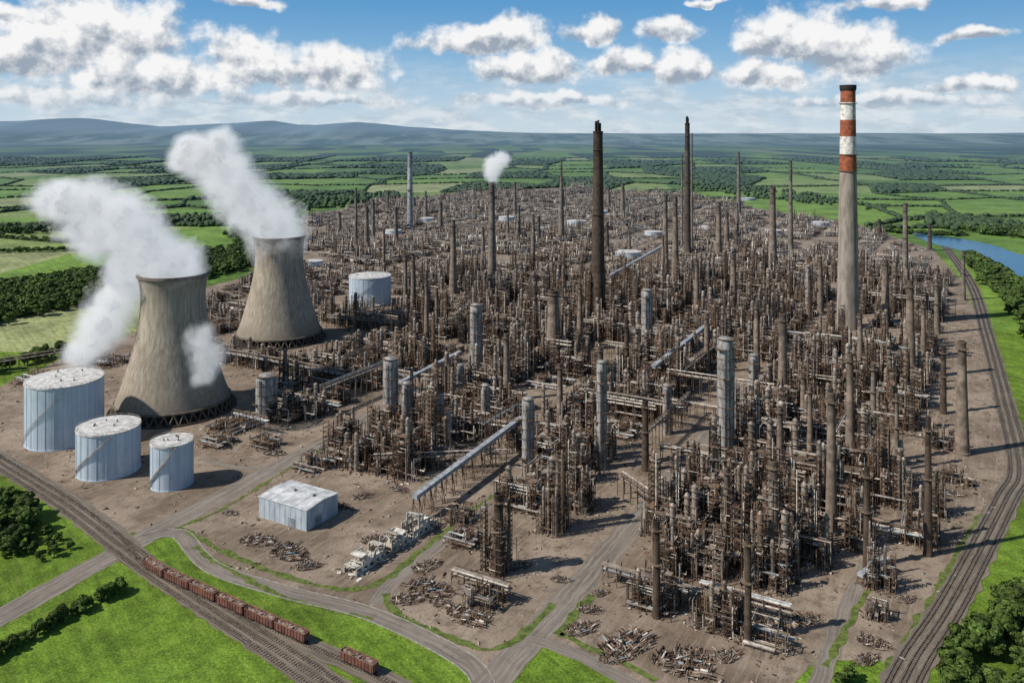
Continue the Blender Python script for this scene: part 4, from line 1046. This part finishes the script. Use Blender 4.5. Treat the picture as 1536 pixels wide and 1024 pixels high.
def steam(puffs,dens,wamp,wsc,vox,label,core=True,coreth=.6):
    P=np.array(puffs,float); lo=(P[:,:3]-P[:,3:]*1.6).min(0); hi=(P[:,:3]+P[:,3:]*1.6).max(0); c=(lo+hi)/2
    rt=mkobj('steam_plume',None,tuple(c)); tag(rt,label,'steam','steam plumes')
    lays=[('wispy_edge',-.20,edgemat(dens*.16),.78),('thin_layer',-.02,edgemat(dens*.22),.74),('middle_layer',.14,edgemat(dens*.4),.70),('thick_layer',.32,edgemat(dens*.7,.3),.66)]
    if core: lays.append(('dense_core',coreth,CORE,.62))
    else: lays=lays[:3]
    for nm,thr,mat,rg in lays:
        ng=bpy.data.node_groups.new('steam_field','GeometryNodeTree')
        ng.interface.new_socket('Geometry',in_out='INPUT',socket_type='NodeSocketGeometry'); ng.interface.new_socket('Geometry',in_out='OUTPUT',socket_type='NodeSocketGeometry')
        t=NT(ng); out=t.node('NodeGroupOutput'); pos=t.node('GeometryNodeInputPosition').outputs[0]
        wn=t.noise(pos,wsc,5,0.6,out=1); wp=t.vm('ADD',pos,t.vm('SCALE',t.vm('SUBTRACT',wn,(.5,.5,.5)),scale=wamp))
        f=None
        for x,y,z,r in P-np.r_[c,0]:
            d=t.vm('DISTANCE',wp,(x,y,z)); s=t.m('SUBTRACT',1.0,t.m('DIVIDE',d,r)); f=s if f is None else t.m('SMOOTH_MAX',f,s,0.15)
        fn=t.noise(pos,wsc*2.2,7,rg)
        f=t.m('ADD',f,t.m('MULTIPLY',t.m('SUBTRACT',fn,.5),1.35))
        den=t.ramp(f,thr-.25,thr+.25,0,1,False)
        vc=t.node('GeometryNodeVolumeCube'); t.l.new(den,vc.inputs['Density'])
        vc.inputs['Min'].default_value=tuple(lo-c); vc.inputs['Max'].default_value=tuple(hi-c)
        for i,a in enumerate('XYZ'): vc.inputs['Resolution '+a].default_value=int(max(16,(hi-lo)[i]/vox))
        v2m=t.node('GeometryNodeVolumeToMesh'); t.l.new(vc.outputs[0],v2m.inputs[0]); v2m.inputs['Threshold'].default_value=.5
        t.l.new(v2m.outputs[0],out.inputs[0])
        tmp=mkobj('tmp',bpy.data.meshes.new('tmp')); md=tmp.modifiers.new('steam','NODES'); md.node_group=ng
        dg=bpy.context.evaluated_depsgraph_get(); dg.update()
        me=bpy.data.meshes.new_from_object(tmp.evaluated_get(dg)); bpy.data.objects.remove(tmp)
        me.name=nm; me.materials.clear(); me.materials.append(mat); me.polygons.foreach_set('use_smooth',[True]*len(me.polygons)); me.update()
        mkobj(nm,me,parent=rt)
    return rt
def pz(px,py,r,D,dy=0): s=D/1250; return ((px-768)*(D+dy)/1250,D+dy,200-(py-200)*(D+dy)/1250,r*s)
D1=ct1[1]; D2=ct2[1]
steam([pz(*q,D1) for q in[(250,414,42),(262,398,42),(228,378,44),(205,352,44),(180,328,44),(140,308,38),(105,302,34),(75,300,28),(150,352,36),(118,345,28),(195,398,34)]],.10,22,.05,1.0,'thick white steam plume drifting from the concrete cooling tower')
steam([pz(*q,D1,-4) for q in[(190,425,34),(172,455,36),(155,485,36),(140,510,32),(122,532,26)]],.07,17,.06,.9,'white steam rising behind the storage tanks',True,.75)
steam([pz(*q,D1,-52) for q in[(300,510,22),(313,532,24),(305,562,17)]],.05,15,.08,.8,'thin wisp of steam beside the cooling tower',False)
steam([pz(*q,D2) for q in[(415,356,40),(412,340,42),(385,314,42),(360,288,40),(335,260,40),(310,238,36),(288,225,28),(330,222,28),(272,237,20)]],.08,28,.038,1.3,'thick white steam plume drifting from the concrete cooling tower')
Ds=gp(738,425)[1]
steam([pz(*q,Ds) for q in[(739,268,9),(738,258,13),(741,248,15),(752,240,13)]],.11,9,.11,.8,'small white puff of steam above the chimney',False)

# ---------------------------------------------------------------- sky and light
el=math.radians(43); hx_,hy_=-0.95,-0.31
w=bpy.data.worlds.new('World'); scene.world=w; w.use_nodes=True; t=NT(w.node_tree); t.n.clear()
out=t.node('ShaderNodeOutputWorld'); bg=t.node('ShaderNodeBackground'); t.l.new(bg.outputs[0],out.inputs[0])
sky=t.node('ShaderNodeTexSky',sky_type='NISHITA'); sky.sun_disc=False; sky.sun_elevation=el; sky.sun_rotation=math.atan2(hx_,hy_)%(2*math.pi); sky.air_density=1.2; sky.dust_density=0.6; sky.ozone_density=2.0
dirv=t.node('ShaderNodeTexCoord').outputs['Generated']; X,Y,Z=t.sep(dirv)
az=t.m('ARCTAN2',X,Y); elv=t.m('ARCSINE',Z); U=t.m('MULTIPLY',az,12.5); Vv=t.m('MULTIPLY',elv,12.5)
p2=t.comb(U,Vv,0.0)
wn=t.noise(p2,1.5,3,.55,out=1); p3=t.vm('ADD',p2,t.vm('SCALE',t.vm('SUBTRACT',wn,(.5,.5,.5)),scale=.42))
UX,VX_,_=t.sep(p3)
def cl(px,py,a,b):
    az_=math.atan((px-768)/1250); e_=math.atan((200-py)/1250*math.cos(az_)); return az_*12.5,e_*12.5,a/100,b/100
CL=[(145,56,150,66),(40,88,110,40),(235,126,150,38),(385,98,90,48),(505,106,100,44),(715,64,115,30),(775,56,55,40),(795,108,105,38),(888,50,50,25),(1005,52,58,24),(1022,106,56,38),(935,98,60,26),
    (1188,62,88,56),(1280,84,98,48),(1145,112,85,28),(1330,6,60,15),(1460,130,70,16),(1465,55,55,12),(370,2,50,12),(5,20,34,18),(1060,5,40,9),(80,150,190,16),(470,150,170,15),(820,152,170,13),(1330,152,190,14)]
f=None; hs=None
for q in CL:
    u0,v0,a,b=cl(*q); dv=t.m('SUBTRACT',VX_,v0)
    dv2=t.m('MAXIMUM',t.m('DIVIDE',dv,b*1.15),t.m('DIVIDE',dv,-b*.75))
    du=t.m('DIVIDE',t.m('SUBTRACT',UX,u0),a)
    d=t.m('SQRT',t.m('ADD',t.m('MULTIPLY',du,du),t.m('MULTIPLY',dv2,dv2))); s=t.m('SUBTRACT',1.0,d)
    hgt=t.m('MULTIPLY',t.m('MAXIMUM',s,0.0),t.m('DIVIDE',dv,b))
    f=s if f is None else t.m('SMOOTH_MAX',f,s,.12); hs=hgt if hs is None else t.m('ADD',hs,hgt)
n1=t.noise(p2,2.5,7,.56); n2=t.noise(t.vm('ADD',p2,(-.10,.12,0)),2.5,7,.56)
dens=t.m('ADD',f,t.m('MULTIPLY',t.m('SUBTRACT',n1,.5),1.35))
al=t.ramp(dens,-.02,.46)
core=t.ramp(dens,.25,1.0)
lit=t.m('ADD',.70,t.m('MULTIPLY',t.m('SUBTRACT',n1,n2),3.0))
lit=t.m('ADD',lit,t.m('MULTIPLY',t.m('MINIMUM',t.m('MAXIMUM',hs,-.3),.3),1.9))
lit=t.m('SUBTRACT',lit,t.m('MULTIPLY',core,.08)); lit=t.m('MINIMUM',t.m('MAXIMUM',lit,.2),1.0)
ccol=t.mix(t.ramp(lit,.2,1.0,0,1,False),(0.33,0.39,0.47),(0.92,0.92,0.92))
skyc=t.vm('SCALE',sky.outputs[0],scale=.065)
elp=t.m('MULTIPLY',elv,1250.0)
grad=t.mix(t.ramp(elp,-10,120),(0.58,0.69,0.77),(0.29,0.51,0.72))
grad=t.mix(t.ramp(elp,60,220),grad,(0.105,0.32,0.61))
infront=t.ramp(elp,200,900)
skyc=t.mix(infront,grad,skyc)
vn=t.noise(t.vm('MULTIPLY',p2,(1,2.6,1)),1.0,6,.6)
veil=t.m('MULTIPLY',t.m('MULTIPLY',t.ramp(vn,.38,.62),t.ramp(elp,125,40)),.7)
vcol=t.mix(t.ramp(t.noise(t.vm('MULTIPLY',p2,(1,3.2,1)),1.9,5,.6),.38,.62),(0.46,0.55,0.63),(0.78,0.81,0.83))
skyc=t.mix(veil,skyc,vcol)
al=t.m('MULTIPLY',al,t.ramp(elp,15,75,.25,1.0))
fincol=t.mix(al,skyc,ccol)
t.l.new(fincol,bg.inputs[0]); bg.inputs[1].default_value=1.0

s=bpy.data.lights.new('sun','SUN'); s.energy=5.0; s.angle=math.radians(.53); s.color=(1,.94,.84); so=bpy.data.objects.new('sun',s); COL.objects.link(so)
dv=Vector((-hx_*math.cos(el),-hy_*math.cos(el),-math.sin(el))); so.rotation_euler=dv.to_track_quat('-Z','Y').to_euler(); so.location=(-300,-100,500)
cam=bpy.data.cameras.new('camera'); co=bpy.data.objects.new('camera',cam); COL.objects.link(co); co.location=(0,0,200); co.rotation_euler=(math.radians(90),0,0)
cam.lens=36*1250/1536; cam.sensor_width=36; cam.shift_y=-312/1536; cam.clip_start=1; cam.clip_end=400000; scene.camera=co
scene.view_settings.view_transform='Standard'; scene.view_settings.look='None'; scene.view_settings.exposure=0
